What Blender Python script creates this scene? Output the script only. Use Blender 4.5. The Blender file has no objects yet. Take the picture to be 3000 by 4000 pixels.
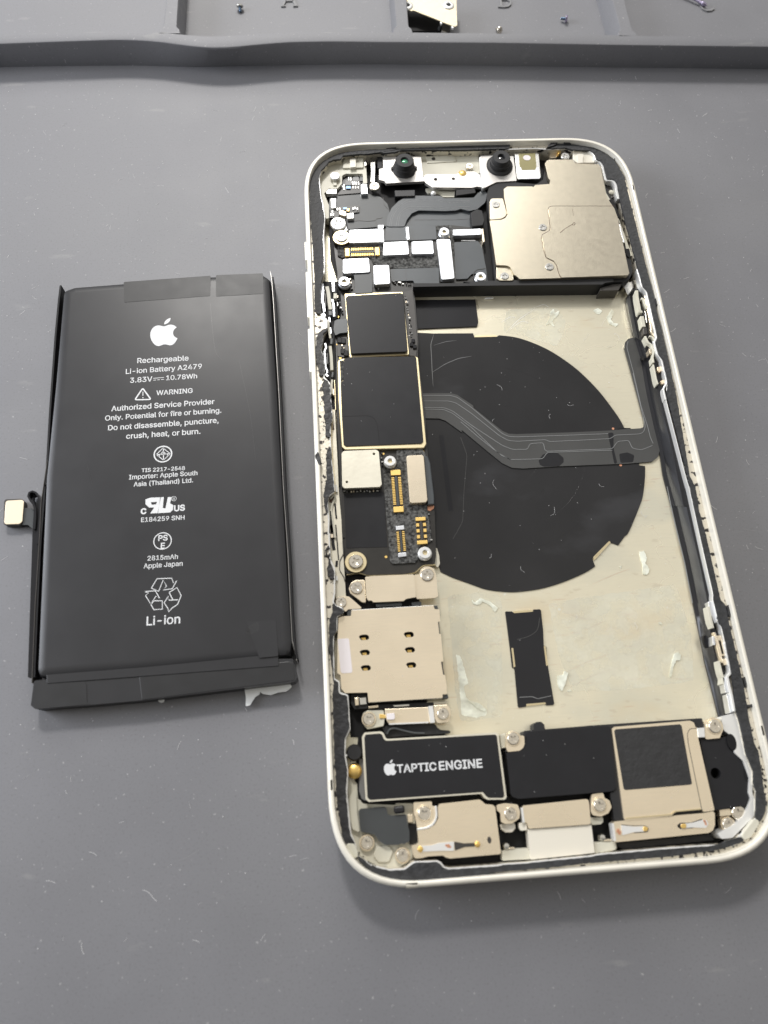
import bpy, bmesh, math, random, json
import numpy as np
from mathutils import Vector, Matrix
from mathutils.geometry import delaunay_2d_cdt

S = 0.001                      # every number below is in millimetres
scn = bpy.context.scene
# ---------------------------------------------------------------- camera
FPX = 2864.859
RM = np.array([[0.99701276, -0.06847512, 0.03573105], [-0.05170615, -0.93539054, -0.34981569], [0.05737616, 0.34692319, -0.93613689]])
CAM = np.array([-31.3207, -58.4227, 128.8928])
cd = bpy.data.cameras.new('camera')
cam = bpy.data.objects.new('camera', cd)
scn.collection.objects.link(cam)
cd.sensor_fit = 'VERTICAL'; cd.sensor_height = 24.0; cd.sensor_width = 18.0
cd.lens = FPX / 4000 * 24.0
cd.clip_start = 0.005; cd.clip_end = 20
_r = Matrix(RM.T.tolist()) @ Matrix(((1, 0, 0), (0, -1, 0), (0, 0, -1)))
cam.matrix_world = Matrix.Translation(Vector(CAM * S)) @ _r.to_4x4()
cd.dof.use_dof = True
cd.dof.focus_distance = 0.148
cd.dof.aperture_fstop = 14.0
scn.camera = cam
# ---------------------------------------------------------------- world and lamps
w = bpy.data.worlds.new('World'); scn.world = w; w.use_nodes = True
nt = w.node_tree; bg = nt.nodes['Background']
tc = nt.nodes.new('ShaderNodeTexCoord'); sp = nt.nodes.new('ShaderNodeSeparateXYZ')
mp = nt.nodes.new('ShaderNodeMapRange'); cr = nt.nodes.new('ShaderNodeValToRGB')
nt.links.new(tc.outputs['Generated'], sp.inputs[0]); nt.links.new(sp.outputs['Y'], mp.inputs[0])
mp.inputs[1].default_value = -1; mp.inputs[2].default_value = 1
nt.links.new(mp.outputs[0], cr.inputs[0]); nt.links.new(cr.outputs[0], bg.inputs[0])
e = cr.color_ramp.elements
e[0].position = 0.0; e[0].color = (.05, .05, .05, 1)
e[1].position = 1.0; e[1].color = (.26, .26, .27, 1)
m_ = e.new(.5); m_.color = (.60, .565, .50, 1)
m_ = e.new(.66); m_.color = (.36, .355, .35, 1)
m_ = e.new(.35); m_.color = (.13, .128, .125, 1)
bg.inputs[1].default_value = 1.30

def lamp(name, loc, target, size, power, col=(1, 1, 1), shape='SQUARE', sy=None):
    d = bpy.data.lights.new(name, 'AREA'); d.size = size * S; d.energy = power; d.color = col
    if sy: d.shape = 'RECTANGLE'; d.size_y = sy * S
    o = bpy.data.objects.new(name, d); scn.collection.objects.link(o)
    o.location = Vector(loc) * S
    o.rotation_euler = (Vector(target) - Vector(loc)).to_track_quat('-Z', 'Y').to_euler()
    return o
lamp('ceiling_lamp', (-50, 425, 320), (-20, 20, 0), 340, .85, (1, .98, .95), sy=210)
lamp('bench_lamp', (-130, 560, 570), (-10, 10, 0), 85, 3.1, (1, .97, .93))
lamp('window_light', (-430, 90, 170), (-60, 10, 0), 240, 1.8, (.88, .92, 1))
scn.view_settings.view_transform = 'Standard'
try: scn.view_settings.look = 'None'
except Exception: pass
scn.view_settings.exposure = 0.08; scn.view_settings.gamma = 1
scn.cycles.use_denoising = True
scn.cycles.max_bounces = 8

# ---------------------------------------------------------------- helpers
# views of the reference in which outlines were measured: origin and source pixels per unit
FR = {'A': (1150, 500, .42194), 'B': (1800, 500, .42194), 'C': (1150, 1100, .42194), 'D': (1800, 1100, .5425),
      'E': (1200, 1700, .42194), 'F': (1250, 2300, .42194), 'G': (1900, 2100, .60277), 'H': (1250, 2800, .42194),
      'I': (1900, 2750, .42194), 'J': (2300, 2750, .42194), 'K': (0, 1000, .72333), 'L': (0, 1850, .72333),
      'M': (0, 0, .90416), 'N': (1500, 0, .90416), 'O': (0, 0, 1.0), 'a': (1150, 500, .24111), 'b': (2300, 480, .18083),
      'P1': (1180, 1100, .22604), 'P2': (1200, 1600, .22604), 'P3': (1230, 2050, .22604), 'P4': (2430, 1050, .22604),
      'P5': (2600, 1900, .31646), 'P6': (2700, 2500, .27125), 'P7': (300, 1650, .40989), 'Q': (1500, 0, .3014)}
def px(fr, p):
    o = FR[fr]; return (o[0] + p[0] * o[2], o[1] + p[1] * o[2])
def at(q, z):                         # source pixel -> point of the horizontal plane at height z
    d = RM.T @ np.array([(q[0] - 1500) / FPX, (q[1] - 2000) / FPX, 1.0])
    s = (z - CAM[2]) / d[2]; v = CAM + s * d
    return (float(v[0]), float(v[1]))
def tr(spec, z):
    """spec: 'A',[(x,y)..] or a list of such pairs chained into one outline"""
    out = []
    if isinstance(spec[0], str): spec = [spec]
    for fr, pts in spec: out += [at(px(fr, p), z) for p in pts]
    return out
def area(p): return sum(p[i - 1][0] * p[i][1] - p[i][0] * p[i - 1][1] for i in range(len(p))) / 2
def fil(p, r, n=4):
    if r <= 0: return list(p)
    out = []; N = len(p)
    for i in range(N):
        a, b, c = Vector(p[i - 1]), Vector(p[i]), Vector(p[(i + 1) % N])
        u, v = a - b, c - b; lu, lv = u.length, v.length
        if lu < 1e-6 or lv < 1e-6: continue
        u /= lu; v /= lv
        ang = u.angle(v)
        if ang > 3.0: out.append(tuple(b)); continue
        t = min(r / math.tan(ang / 2), lu * .48, lv * .48)
        p0, p1 = b + u * t, b + v * t
        for k in range(n + 1):
            s = k / n
            q = p0 * (1 - s) ** 2 + b * 2 * s * (1 - s) + p1 * s * s
            out.append((q.x, q.y))
    return out
def spline(P, n=5):
    out = []; P = [Vector(p) for p in P]
    for i in range(len(P) - 1):
        a = P[max(i - 1, 0)]; b = P[i]; c = P[i + 1]; d = P[min(i + 2, len(P) - 1)]
        for k in range(n):
            t = k / n
            q = .5 * ((2 * b) + (c - a) * t + (2 * a - 5 * b + 4 * c - d) * t * t + (3 * b - a - 3 * c + d) * t ** 3); out.append((q.x, q.y))
    return out + [tuple(P[-1])]
def circ(c, r, n=24, ry=None):
    ry = ry or r
    return [(c[0] + r * math.cos(2 * math.pi * k / n), c[1] + ry * math.sin(2 * math.pi * k / n)) for k in range(n)]
def offset(p, d):                     # d>0 grows a CCW polygon
    if area(p) < 0: p = p[::-1]
    out = []; N = len(p)
    for i in range(N):
        a, b, c = Vector(p[i - 1]), Vector(p[i]), Vector(p[(i + 1) % N])
        e1 = (b - a); e2 = (c - b)
        if e1.length < 1e-7 or e2.length < 1e-7: out.append(tuple(b)); continue
        e1.normalize(); e2.normalize()
        n1 = Vector((e1.y, -e1.x)); n2 = Vector((e2.y, -e2.x)); m = n1 + n2
        if m.length < .3: m = n1
        m.normalize(); k = 1 / max(.5, m.dot(n1))
        q = b + m * d * k; out.append((q.x, q.y))
    return out

def tess(loops):
    """triangles of an outline with holes (even-odd); returns extra points and index triples into the flattened loops"""
    flat = [q for l in loops for q in l]; ed = []; k = 0
    for l in loops:
        n = len(l); ed += [(k + i, k + (i + 1) % n) for i in range(n)]; k += n
    vs, _, fs, ov, _, _ = delaunay_2d_cdt([Vector(q) for q in flat], ed, [], 0, 1e-7)
    extra = []; idx = []
    for v, o in zip(vs, ov):
        if o: idx.append(o[0])
        else: idx.append(len(flat) + len(extra)); extra.append((v.x, v.y))
    segs = [(flat[a], flat[b]) for a, b in ed]
    A = np.array([[p[0], p[1], q[0], q[1]] for p, q in segs]); out = []
    for f in fs:
        P = [vs[i] for i in f]; cx = sum(p.x for p in P) / 3; cy = sum(p.y for p in P) / 3
        up = (A[:, 1] > cy) != (A[:, 3] > cy); B = A[up]
        xc = (B[:, 2] - B[:, 0]) * (cy - B[:, 1]) / (B[:, 3] - B[:, 1]) + B[:, 0]
        if int((xc > cx).sum()) % 2:
            t = [idx[i] for i in f]
            if len(set(t)) < 3: continue
            if (P[1].x - P[0].x) * (P[2].y - P[0].y) - (P[2].x - P[0].x) * (P[1].y - P[0].y) < 0: t = [t[0], t[2], t[1]]
            out.append(tuple(t))
    return extra, out
def convex(p):
    n = len(p)
    for i in range(n):
        a, b, c = p[i - 2], p[i - 1], p[i]
        if (b[0] - a[0]) * (c[1] - b[1]) - (b[1] - a[1]) * (c[0] - b[0]) < -1e-9: return False
    return True

class MB:
    def __init__(s): s.v = []; s.f = []; s.m = []
    def add(s, vs, fs, m=0):
        n = len(s.v); s.v += [tuple(v) for v in vs]
        for f in fs: s.f.append(tuple(i + n for i in f)); s.m.append(m)
    def prism(s, p, z0, z1, m=0, holes=(), ms=None):
        if area(p) < 0: p = p[::-1]
        ms = m if ms is None else ms
        N = len(p)
        if not holes and convex(p):
            vs = [(x, y, z0) for x, y in p] + [(x, y, z1) for x, y in p]
            s.add(vs, [tuple(range(N, 2 * N))], m); n = len(s.v) - 2 * N
            s.f.append(tuple(n + i for i in range(N))[::-1]); s.m.append(ms)
            for i in range(N):
                j = (i + 1) % N; s.f.append((n + i, n + j, n + N + j, n + N + i)); s.m.append(ms)
            return s
        loops = [p] + [(h[::-1] if area(h) > 0 else h) for h in holes]
        extra, tris = tess(loops)
        flat = [q for l in loops for q in l] + extra; T = len(flat)
        n = len(s.v); s.v += [(x, y, z0) for x, y in flat] + [(x, y, z1) for x, y in flat]
        for t in tris:
            s.f.append((n + T + t[0], n + T + t[1], n + T + t[2])); s.m.append(m)
            s.f.append((n + t[2], n + t[1], n + t[0])); s.m.append(ms)
        k = 0
        for l in loops:
            for i in range(len(l)):
                a, b = k + i, k + (i + 1) % len(l)
                s.f.append((n + a, n + b, n + T + b, n + T + a)); s.m.append(ms)
            k += len(l)
        return s
    def loft(s, rings, m=0, closed=True, cap=False):
        """rings: lists of 3D points, same count"""
        n = len(s.v); K = len(rings[0])
        for r in rings: s.v += [tuple(q) for q in r]
        for a in range(len(rings) - 1):
            for i in range(K if closed else K - 1):
                j = (i + 1) % K
                s.f.append((n + a * K + i, n + a * K + j, n + (a + 1) * K + j, n + (a + 1) * K + i)); s.m.append(m)
        if cap:
            s.f.append(tuple(n + i for i in range(K))[::-1]); s.m.append(m)
            s.f.append(tuple(n + (len(rings) - 1) * K + i for i in range(K))); s.m.append(m)
        return s
    def stroke(s, pts, wd, z0, z1, m=0, ends=None):
        """a bar of width wd (number or list) along an open path"""
        N = len(pts); L = []; R = []
        for i in range(N):
            a = Vector(pts[max(i - 1, 0)]); b = Vector(pts[min(i + 1, N - 1)]); d = b - a
            if d.length < 1e-8: d = Vector((1, 0))
            d.normalize(); nn = Vector((-d.y, d.x)); c = Vector(pts[i])
            hw = (wd[i] if isinstance(wd, (list, tuple)) else wd) / 2
            L.append(tuple(c + nn * hw)); R.append(tuple(c - nn * hw))
        zz0 = z0 if isinstance(z0, (list, tuple)) else [z0] * N
        zz1 = z1 if isinstance(z1, (list, tuple)) else [z1] * N
        rings = [[(L[i][0], L[i][1], zz0[i]), (R[i][0], R[i][1], zz0[i]), (R[i][0], R[i][1], zz1[i]), (L[i][0], L[i][1], zz1[i])] for i in range(N)]
        return s.loft(rings, m, True, True)
    def lathe(s, c, prof, n=28, m=0):
        """prof: (radius, z) from the axis outwards/upwards"""
        rings = [[(c[0] + r * math.cos(2 * math.pi * k / n), c[1] + r * math.sin(2 * math.pi * k / n), z) for k in range(n)] for r, z in prof]
        return s.loft(rings, m, True, True)
def link(name, mb, mats, parent=None, base=None, bev=0.0, smooth=False, label=None):
    base = base or (parent['_b'] if parent is not None and '_b' in parent else (0, 0, 0))
    me = bpy.data.meshes.new(name)
    me.from_pydata([((x - base[0]) * S, (y - base[1]) * S, (z - base[2]) * S) for x, y, z in mb.v], [], mb.f)
    mats = mats if isinstance(mats, (list, tuple)) else [mats]
    for t in mats: me.materials.append(t)
    for p, k in zip(me.polygons, mb.m): p.material_index = k
    bm = bmesh.new(); bm.from_mesh(me); bmesh.ops.recalc_face_normals(bm, faces=bm.faces); bm.to_mesh(me); bm.free()
    if smooth:
        me.polygons.foreach_set('use_smooth', [len(p.vertices) < 8 for p in me.polygons])
        try: me.set_sharp_from_angle(angle=math.radians(38))
        except Exception: pass
    o = bpy.data.objects.new(name, me); scn.collection.objects.link(o)
    if parent is not None:
        o.parent = parent
        # keep world geometry: the parent's base is the mesh origin
        pb = Vector(parent['_b']) if '_b' in parent else Vector((0, 0, 0))
        o.location = (Vector(base) - pb) * S
    else: o.location = Vector(base) * S
    o['_b'] = list(base)
    if bev > 0:
        b = o.modifiers.new('bevel', 'BEVEL'); b.width = bev * S; b.segments = 2; b.limit_method = 'ANGLE'
        b.angle_limit = math.radians(50); b.harden_normals = False
    if label: o['label'] = label
    return o
def empty(name, base, label, cat, group=None):
    o = bpy.data.objects.new(name, None); scn.collection.objects.link(o)
    o.location = Vector(base) * S; o['_b'] = list(base); o.empty_display_size = .01
    o['label'] = label; o['category'] = cat
    if group: o['group'] = group
    return o
def part(name, spec, z1, z0, mat, parent, r=.15, bev=.05, holes=None, label=None, ms=None):
    p = fil(tr(spec, z1), r)
    hs = [fil(tr(h, z1), r) if not (isinstance(h, tuple) and h[0] == 'c') else circ(at(px(h[1], h[2]), z1), h[3], 16) for h in (holes or [])]
    mb = MB().prism(p, z0, z1, 0, hs, ms=(1 if ms else None))
    return link(name, mb, [mat, ms] if ms else [mat], parent, bev=bev, label=label)

# ---------------------------------------------------------------- materials
def mat(name, col, rough=.5, metal=0.0, spec=.5, noise=0, nscale=400, bump=0, bscale=800, coat=0, var=None, extra=None):
    m = bpy.data.materials.new(name); m.use_nodes = True; t = m.node_tree; b = t.nodes['Principled BSDF']
    b.inputs['Base Color'].default_value = (*col, 1); b.inputs['Roughness'].default_value = rough
    b.inputs['Metallic'].default_value = metal; b.inputs['Specular IOR Level'].default_value = spec
    if coat: b.inputs['Coat Weight'].default_value = coat; b.inputs['Coat Roughness'].default_value = .12
    tcn = t.nodes.new('ShaderNodeTexCoord')
    m['tc'] = tcn.name
    if noise:
        n = t.nodes.new('ShaderNodeTexNoise'); n.inputs['Scale'].default_value = nscale; n.inputs['Detail'].default_value = 4
        t.links.new(tcn.outputs['Object'], n.inputs['Vector'])
        r = t.nodes.new('ShaderNodeValToRGB')
        c2 = var or tuple(max(0, c * (1 - noise)) for c in col); c1 = col if var else tuple(min(1, c * (1 + noise)) for c in col)
        r.color_ramp.elements[0].position = .32; r.color_ramp.elements[1].position = .68
        r.color_ramp.elements[0].color = (*c2, 1); r.color_ramp.elements[1].color = (*c1, 1)
        t.links.new(n.outputs['Fac'], r.inputs[0]); t.links.new(r.outputs[0], b.inputs['Base Color'])
        mr = t.nodes.new('ShaderNodeMapRange'); mr.inputs[3].default_value = rough * .85; mr.inputs[4].default_value = min(1, rough * 1.15)
        t.links.new(n.outputs['Fac'], mr.inputs[0]); t.links.new(mr.outputs[0], b.inputs['Roughness'])
    if bump:
        n2 = t.nodes.new('ShaderNodeTexNoise'); n2.inputs['Scale'].default_value = bscale; n2.inputs['Detail'].default_value = 3
        t.links.new(tcn.outputs['Object'], n2.inputs['Vector'])
        bp = t.nodes.new('ShaderNodeBump'); bp.inputs['Strength'].default_value = bump; bp.inputs['Distance'].default_value = .0002
        t.links.new(n2.outputs['Fac'], bp.inputs['Height']); t.links.new(bp.outputs[0], b.inputs['Normal'])
    return m
def specks(m, scale, lo, hi, col, detail=3, stretch=None, amount=1.0, metal=None):
    """stains / residue with a shape of their own over the base colour"""
    t = m.node_tree; b = t.nodes['Principled BSDF']; tcn = t.nodes[m['tc']]
    n = t.nodes.new('ShaderNodeTexNoise'); n.inputs['Scale'].default_value = scale; n.inputs['Detail'].default_value = detail
    if stretch:
        mp_ = t.nodes.new('ShaderNodeMapping'); mp_.inputs['Scale'].default_value = stretch[:3]
        if len(stretch) > 3: mp_.inputs['Rotation'].default_value = (0, 0, stretch[3])
        t.links.new(tcn.outputs['Object'], mp_.inputs[0]); t.links.new(mp_.outputs[0], n.inputs['Vector'])
    else: t.links.new(tcn.outputs['Object'], n.inputs['Vector'])
    mr = t.nodes.new('ShaderNodeMapRange'); mr.inputs[1].default_value = lo; mr.inputs[2].default_value = hi
    mr.inputs[4].default_value = amount
    t.links.new(n.outputs['Fac'], mr.inputs[0])
    mx = t.nodes.new('ShaderNodeMix'); mx.data_type = 'RGBA'
    t.links.new(mr.outputs[0], mx.inputs['Factor'])
    src = b.inputs['Base Color']
    if src.is_linked: t.links.new(src.links[0].from_socket, mx.inputs['A'])
    else: mx.inputs['A'].default_value = src.default_value
    mx.inputs['B'].default_value = (*col, 1)
    t.links.new(mx.outputs['Result'], b.inputs['Base Color'])
    return m
X = {}
X['mat'] = mat('grey_silicone', (.188, .189, .202), .55, 0, .5, .04, 60, .10, 4200)
specks(X['mat'], 1500, .70, .73, (.36, .36, .36), 2, None, .8)
specks(X['mat'], 14, .45, .75, (.23, .23, .232), 4, None, .45)
specks(X['mat'], 90, .66, .72, (.26, .26, .26), 6, (1, 3.5, 1, .5), .5)
specks(X['mat'], 2600, .55, .75, (.135, .135, .14), 2, None, .5)
X['frame'] = mat('white_anodised_aluminium', (.90, .865, .765), .33, .2, .5, .03, 300)
X['cream'] = mat('cream_chromate_metal', (.74, .70, .58), .36, .35, .5, .06, 120, .08, 1200)
X['shelf'] = mat('glue_stained_shelf', (.74, .69, .58), .38, .35, .5, .08, 160, .2, 1500)
specks(X['shelf'], 900, .56, .60, (.03, .026, .026), 5)
X['floor'] = mat('bare_back_plate', (.86, .80, .62), .27, .55, .5, .03, 40, .05, 900)
specks(X['floor'], 260, .45, .75, (.74, .70, .55), 4, (1, 26, 1, .12), .35)
specks(X['floor'], 48, .56, .66, (.66, .66, .56), 5, (1, 1.4, 1, .5), .40)
specks(X['floor'], 60, .57, .70, (.80, .66, .44), 6, (1, 1.5, 1, .35), .5)
specks(X['floor'], 190, .66, .70, (.66, .46, .34), 5, (1, 14, 1, -1.25), .4)
specks(X['floor'], 420, .64, .70, (.60, .52, .40), 4, (1, 3, 1, 1.1), .35)
specks(X['floor'], 900, .72, .75, (.93, .92, .84), 3, None, .8)
X['gasket'] = mat('black_foam_gasket', (.028, .029, .031), .62, 0, .5, .3, 900, .9, 1500)
X['gasketw'] = mat('wrinkled_black_gasket', (.02, .02, .022), .5, 0, .5, .3, 900, 1, 900)
X['black'] = mat('black_label_film', (.020, .020, .022), .38, 0, .22, .06, 300)
X['blackg'] = mat('glossy_black_film', (.018, .018, .020), .22, 0, .32, .08, 90, .03, 200)
X['coil'] = mat('charging_coil_film', (.021, .0205, .021), .22, 0, .42, .14, 70, .07, 130)
specks(X['coil'], 45, .60, .70, (.045, .045, .048), 5, (1, 1.8, 1, .6), .6)
X['blackm'] = mat('matte_black_plastic', (.022, .022, .023), .6, 0, .4)
X['void'] = mat('cavity_shade_black', (.008, .008, .009), .6, 0, .3)  # near-black: paints shade into gaps and holes, also colours plain black parts
X['pcb'] = mat('dark_board', (.022, .020, .017), .35, 0, .5, .1, 500)
X['slate'] = mat('slate_flex', (.070, .078, .084), .34, 0, .5, .06, 120, .03, 500)
X['slate2'] = mat('graphite_sheet', (.055, .060, .062), .42, 0, .5, .08, 160)
X['flexg'] = mat('grey_flex', (.066, .066, .064), .32, 0, .4, .06, 120)
X['flexl'] = mat('flex_trace_ridge', (.23, .235, .235), .3, 0, .5)
X['foam'] = mat('speckled_grey_foam', (.085, .085, .082), .85, 0, .3, .85, 2000, .9, 2600)
X['nickel'] = mat('nickel_shield', (.66, .60, .475), .33, 1, .5, .02, 900, .09, 3500)
X['gold'] = mat('gold_contact', (.95, .66, .22), .38, .8)
X['goldd'] = mat('gold_rim', (.84, .72, .46), .35, .9)
X['beige'] = mat('champagne_steel', (.93, .81, .62), .28, .78, .5, .03, 150, .03, 2500)
specks(X['beige'], 500, .4, .8, (.82, .73, .57), 3, (1, 22, 1, .04), .5)
X['lid'] = mat('bright_tin_lid', (.78, .80, .83), .34, .85, .5, .04, 500)
X['silver'] = mat('silver_steel', (.72, .71, .67), .25, 1)
X['screw'] = mat('screw_steel', (.72, .67, .58), .27, .9)
X['white'] = mat('white_plastic', (.76, .72, .62), .42)
X['whitec'] = mat('ivory_plastic', (.62, .60, .50), .42, 0, .5, .05, 200)
X['pale'] = mat('pale_sticker', (.82, .77, .78), .55)
X['bright'] = mat('bright_trim', (.84, .84, .82), .3, .4)
X['print'] = mat('white_print', (.72, .73, .74), .5)
X['pouch'] = mat('battery_pouch', (.030, .030, .032), .38, 0, .35, .06, 120, .02, 150)
X['tape'] = mat('battery_tape', (.027, .027, .028), .42, 0, .35, .05, 300)
X['scrap'] = mat('white_adhesive', (.88, .90, .90), .4)
X['residue'] = mat('adhesive_residue', (.86, .88, .76), .25, 0, .6, .08, 700, .4, 900)
X['film'] = mat('thin_glue_film', (.80, .80, .70), .22, 0, .6, .1, 120, .35, 500)
for k_, a_ in (('residue', .95), ('film', .34)):
    t_ = X[k_].node_tree; b_ = t_.nodes['Principled BSDF']; n_ = t_.nodes.new('ShaderNodeTexNoise'); n_.inputs['Scale'].default_value = 420
    t_.links.new(t_.nodes[X[k_]['tc']].outputs['Object'], n_.inputs['Vector'])
    r_ = t_.nodes.new('ShaderNodeMapRange'); r_.inputs[1].default_value = .3; r_.inputs[2].default_value = .6; r_.inputs[3].default_value = a_ * .35; r_.inputs[4].default_value = min(1, a_ * 1.3)
    t_.links.new(n_.outputs['Fac'], r_.inputs[0]); t_.links.new(r_.outputs[0], b_.inputs['Alpha'])
X['copper'] = mat('copper', (.80, .40, .25), .4, .6)
X['lens'] = mat('lens_glass', (.006, .006, .008), .06, 0, .6, coat=1)
X['lensg'] = mat('lens_coating', (.10, .35, .20), .15, .3)
X['grey'] = mat('grey_chip', (.20, .20, .20), .4)
X['blue'] = mat('blue_steel', (.13, .19, .28), .25, .9)
X['edge'] = mat('dark_edge_trim', (.05, .045, .04), .4)
X['emb'] = mat('raised_silicone_letter', (.235, .235, .24), .6)
X['hair'] = mat('dark_hair', (.10, .05, .03), .5)
X['lint'] = mat('pale_lint', (.62, .62, .62), .8)
X['violet'] = mat('violet_steel', (.45, .40, .55), .3, .9)
X['brassy'] = mat('brassy_plate', (.56, .50, .37), .45, .8, .5, .05, 900, .1, 3500)
X['satin'] = mat('satin_steel', (.62, .60, .57), .42, .6, .5, .03, 300)
X['screwg'] = mat('grey_screw', (.50, .49, .46), .36, .7)
X['seam'] = mat('bright_seam', (.34, .33, .31), .35, .5)
rnd = random.Random(7)
# ================================================================ THE MAT AND ITS TRAY WALLS (setting)
def struct(o): o['kind'] = 'structure'; return o
mb = MB(); N_ = 2
mb.add([(-700, -600, 0), (700, -600, 0), (700, 700, 0), (-700, 700, 0)], [(0, 1, 2, 3)])
work_mat = struct(link('ground', mb, X['mat']))
WZ = 6.2
def resamp(pts, xs):
    pts = sorted(pts); return [float(np.interp(x, [p[0] for p in pts], [p[1] for p in pts])) for x in xs]
def cat_px(lst):
    out = []
    for fr, pts in lst: out += [px(fr, p) for p in pts]
    return out
bf = cat_px([('M', [(0, 290), (300, 285), (600, 283), (850, 290), (1100, 284), (1400, 279), (1659, 277)]), ('N', [(200, 281), (500, 285), (980, 291), (1659, 299)])])
tf = cat_px([('M', [(0, 187), (250, 178), (500, 170), (600, 172), (700, 180), (800, 195), (900, 205), (1000, 203), (1100, 192), (1250, 180), (1450, 177), (1659, 180)]), ('N', [(200, 181), (500, 183), (1000, 192), (1659, 200)])])
tb = cat_px([('M', [(0, 148), (300, 141), (600, 136), (700, 138), (770, 146), (900, 156), (1000, 153), (1100, 146), (1300, 136), (1659, 138)]), ('N', [(110, 138), (1020, 150), (1080, 153), (1659, 158)])])
xs = [0 + 3000 * k / 120 for k in range(121)]
BF = [at((x, y), 0) for x, y in zip(xs, resamp(bf, xs))]
TF = [at((x, y), WZ) for x, y in zip(xs, resamp(tf, xs))]
TB = [at((x, y), WZ) for x, y in zip(xs, resamp(tb, xs))]
def smoothed(L, k=3):
    A = np.array(L); 
    for _ in range(k): A[1:-1] = (A[:-2] + 2 * A[1:-1] + A[2:]) / 4
    return [tuple(a) for a in A]
BF, TF, TB = smoothed(BF), smoothed(TF), smoothed(TB)
def ext(L, a, b): # continue the wall beyond the frame on both sides
    d0 = (Vector(L[0]) - Vector(L[3])).normalized(); d1 = (Vector(L[-1]) - Vector(L[-4])).normalized()
    return [tuple(Vector(L[0]) + d0 * a)] + L + [tuple(Vector(L[-1]) + d1 * b)]
BF, TF, TB = ext(BF, 200, 200), ext(TF, 200, 200), ext(TB, 200, 200)
rings = []
for a, b, c in zip(BF, TF, TB):
    m1 = (b[0] * .93 + a[0] * .07, b[1] * .93 + a[1] * .07)
    rings.append([(a[0], a[1], -.1), (a[0], a[1] + .0, .25), (b[0], b[1] - .12, WZ - .45), (b[0], b[1] + .02, WZ - .12), (b[0], b[1] + .25, WZ), (c[0], c[1] - .2, WZ), (c[0], c[1] + .05, WZ - .2), (c[0], c[1] + .6, -.1)])
mb = MB().loft(rings, 0, True, True)
struct(link('tray_wall', mb, X['mat'], smooth=True, label='wavy raised front wall of the grey tray along the top edge'))
# cross dividers run away from the front wall
def divider(l, r):
    (l0, l1), (r0, r1) = l, r
    A0, A1, B0, B1 = [Vector(at(px(*q), WZ)) for q in (l0, l1, r0, r1)]
    dl = (A1 - A0).normalized(); dr = (B1 - B0).normalized()
    A0 = A0 - dl * 1.2; B0 = B0 - dr * 1.2; A1 = A1 + dl * 70; B1 = B1 + dr * 70
    mb = MB()
    fl = .9
    pr = lambda a, b, wl: [(a.x - .35 - wl, a.y, -.1), (a.x - wl, a.y, WZ - .3), (a.x + .2 - wl, a.y, WZ), (b.x - .2 + wl, b.y, WZ), (b.x + wl, b.y, WZ - .3), (b.x + .35 + wl, b.y, -.1)]
    mb.loft([pr(A0, B0, fl), pr(A0 + dl * 1.3, B0 + dr * 1.3, fl * .75), pr(A0 + dl * 2.0, B0 + dr * 2.0, .1), pr(A0 + dl * 2.6, B0 + dr * 2.6, 0), pr(A1, B1, 0)], 0, True, True)
    return mb
for i, (l, r) in enumerate([((('M', (703, 128)), ('M', (718, 0))), (('M', (764, 128)), ('M', (772, 0)))),
             ((('N', (53, 125)), ('N', (42, 0))), (('N', (108, 125)), ('N', (99, 0)))),
             ((('N', (1024, 140)), ('N', (985, 0))), (('N', (1076, 140)), ('N', (1040, 0))))]):
    struct(link('tray_divider', divider(l, r), X['mat'], smooth=True))
# raised letters of the compartments
def letter(name, strokes, w):
    mb = MB()
    for fr, pts, ww in strokes: mb.stroke([at(px(fr, p), .35) for p in pts], ww, -.05, .35)
    return struct(link(name, mb, X['emb'], bev=.04))
letter('raised_letter', [('M', [(1222, 24), (1252, -40)], .45), ('M', [(1278, 22), (1252, -40)], .6), ('M', [(1232, 2), (1270, 1)], .35), ('M', [(1214, 25), (1234, 24)], .3), ('M', [(1266, 24), (1287, 23)], .3)], .5)
letter('raised_letter', [('Q', [(1520, 78), (1505, -60)], .6), ('Q', [(1480, 78), (1560, 84), (1610, 76), (1640, 50), (1640, 10), (1600, -10), (1520, -12)], .4), ('Q', [(1600, -10), (1620, -40), (1590, -70), (1490, -72)], .4)], .5)
letter('raised_letter', [('N', [(1368, 22), (1378, 36), (1395, 44), (1415, 43), (1427, 34)], .42), ('N', [(1368, 22), (1362, 5), (1362, -20), (1378, -38), (1405, -42), (1425, -30)], .5)], .5)
# scattered lint fibres and dust on the silicone: nobody could count them
mb = MB()
for _ in range(900):
    x, y = rnd.uniform(-105, 80), rnd.uniform(-80, 125)
    if -37 < x < 37 and -75 < y < 75 or -88 < x < -39 and -44 < y < 44 or y > 100: continue
    if rnd.random() < .45:
        a = rnd.uniform(0, 6.28); L_ = rnd.uniform(.4, 1.7); c = rnd.uniform(-.5, .5)
        pts = [(x + L_ * t * math.cos(a + c * t), y + L_ * t * math.sin(a + c * t)) for t in (0, .35, .7, 1)]
        mb.stroke(pts, rnd.uniform(.02, .06), .005, .03)
    else:
        mb.prism(circ((x, y), rnd.uniform(.04, .11), 6, rnd.uniform(.04, .10)), .003, .05)
sc_ = MB()
for _ in range(60):
    x, y = rnd.uniform(-105, 80), rnd.uniform(-80, 98)
    if -38 < x < 38 and -76 < y < 76 or -89 < x < -38 and -45 < y < 45: continue
    a = rnd.uniform(-.5, .9); L_ = rnd.uniform(1, 5); c = rnd.uniform(-.4, .4)
    pts = [(x + L_ * t * math.cos(a + c * t), y + L_ * t * math.sin(a + c * t)) for t in (0, .25, .5, .75, 1)]
    sc_.stroke(pts, [.015, .05, .06, .04, .01], .002, .006)
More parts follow.
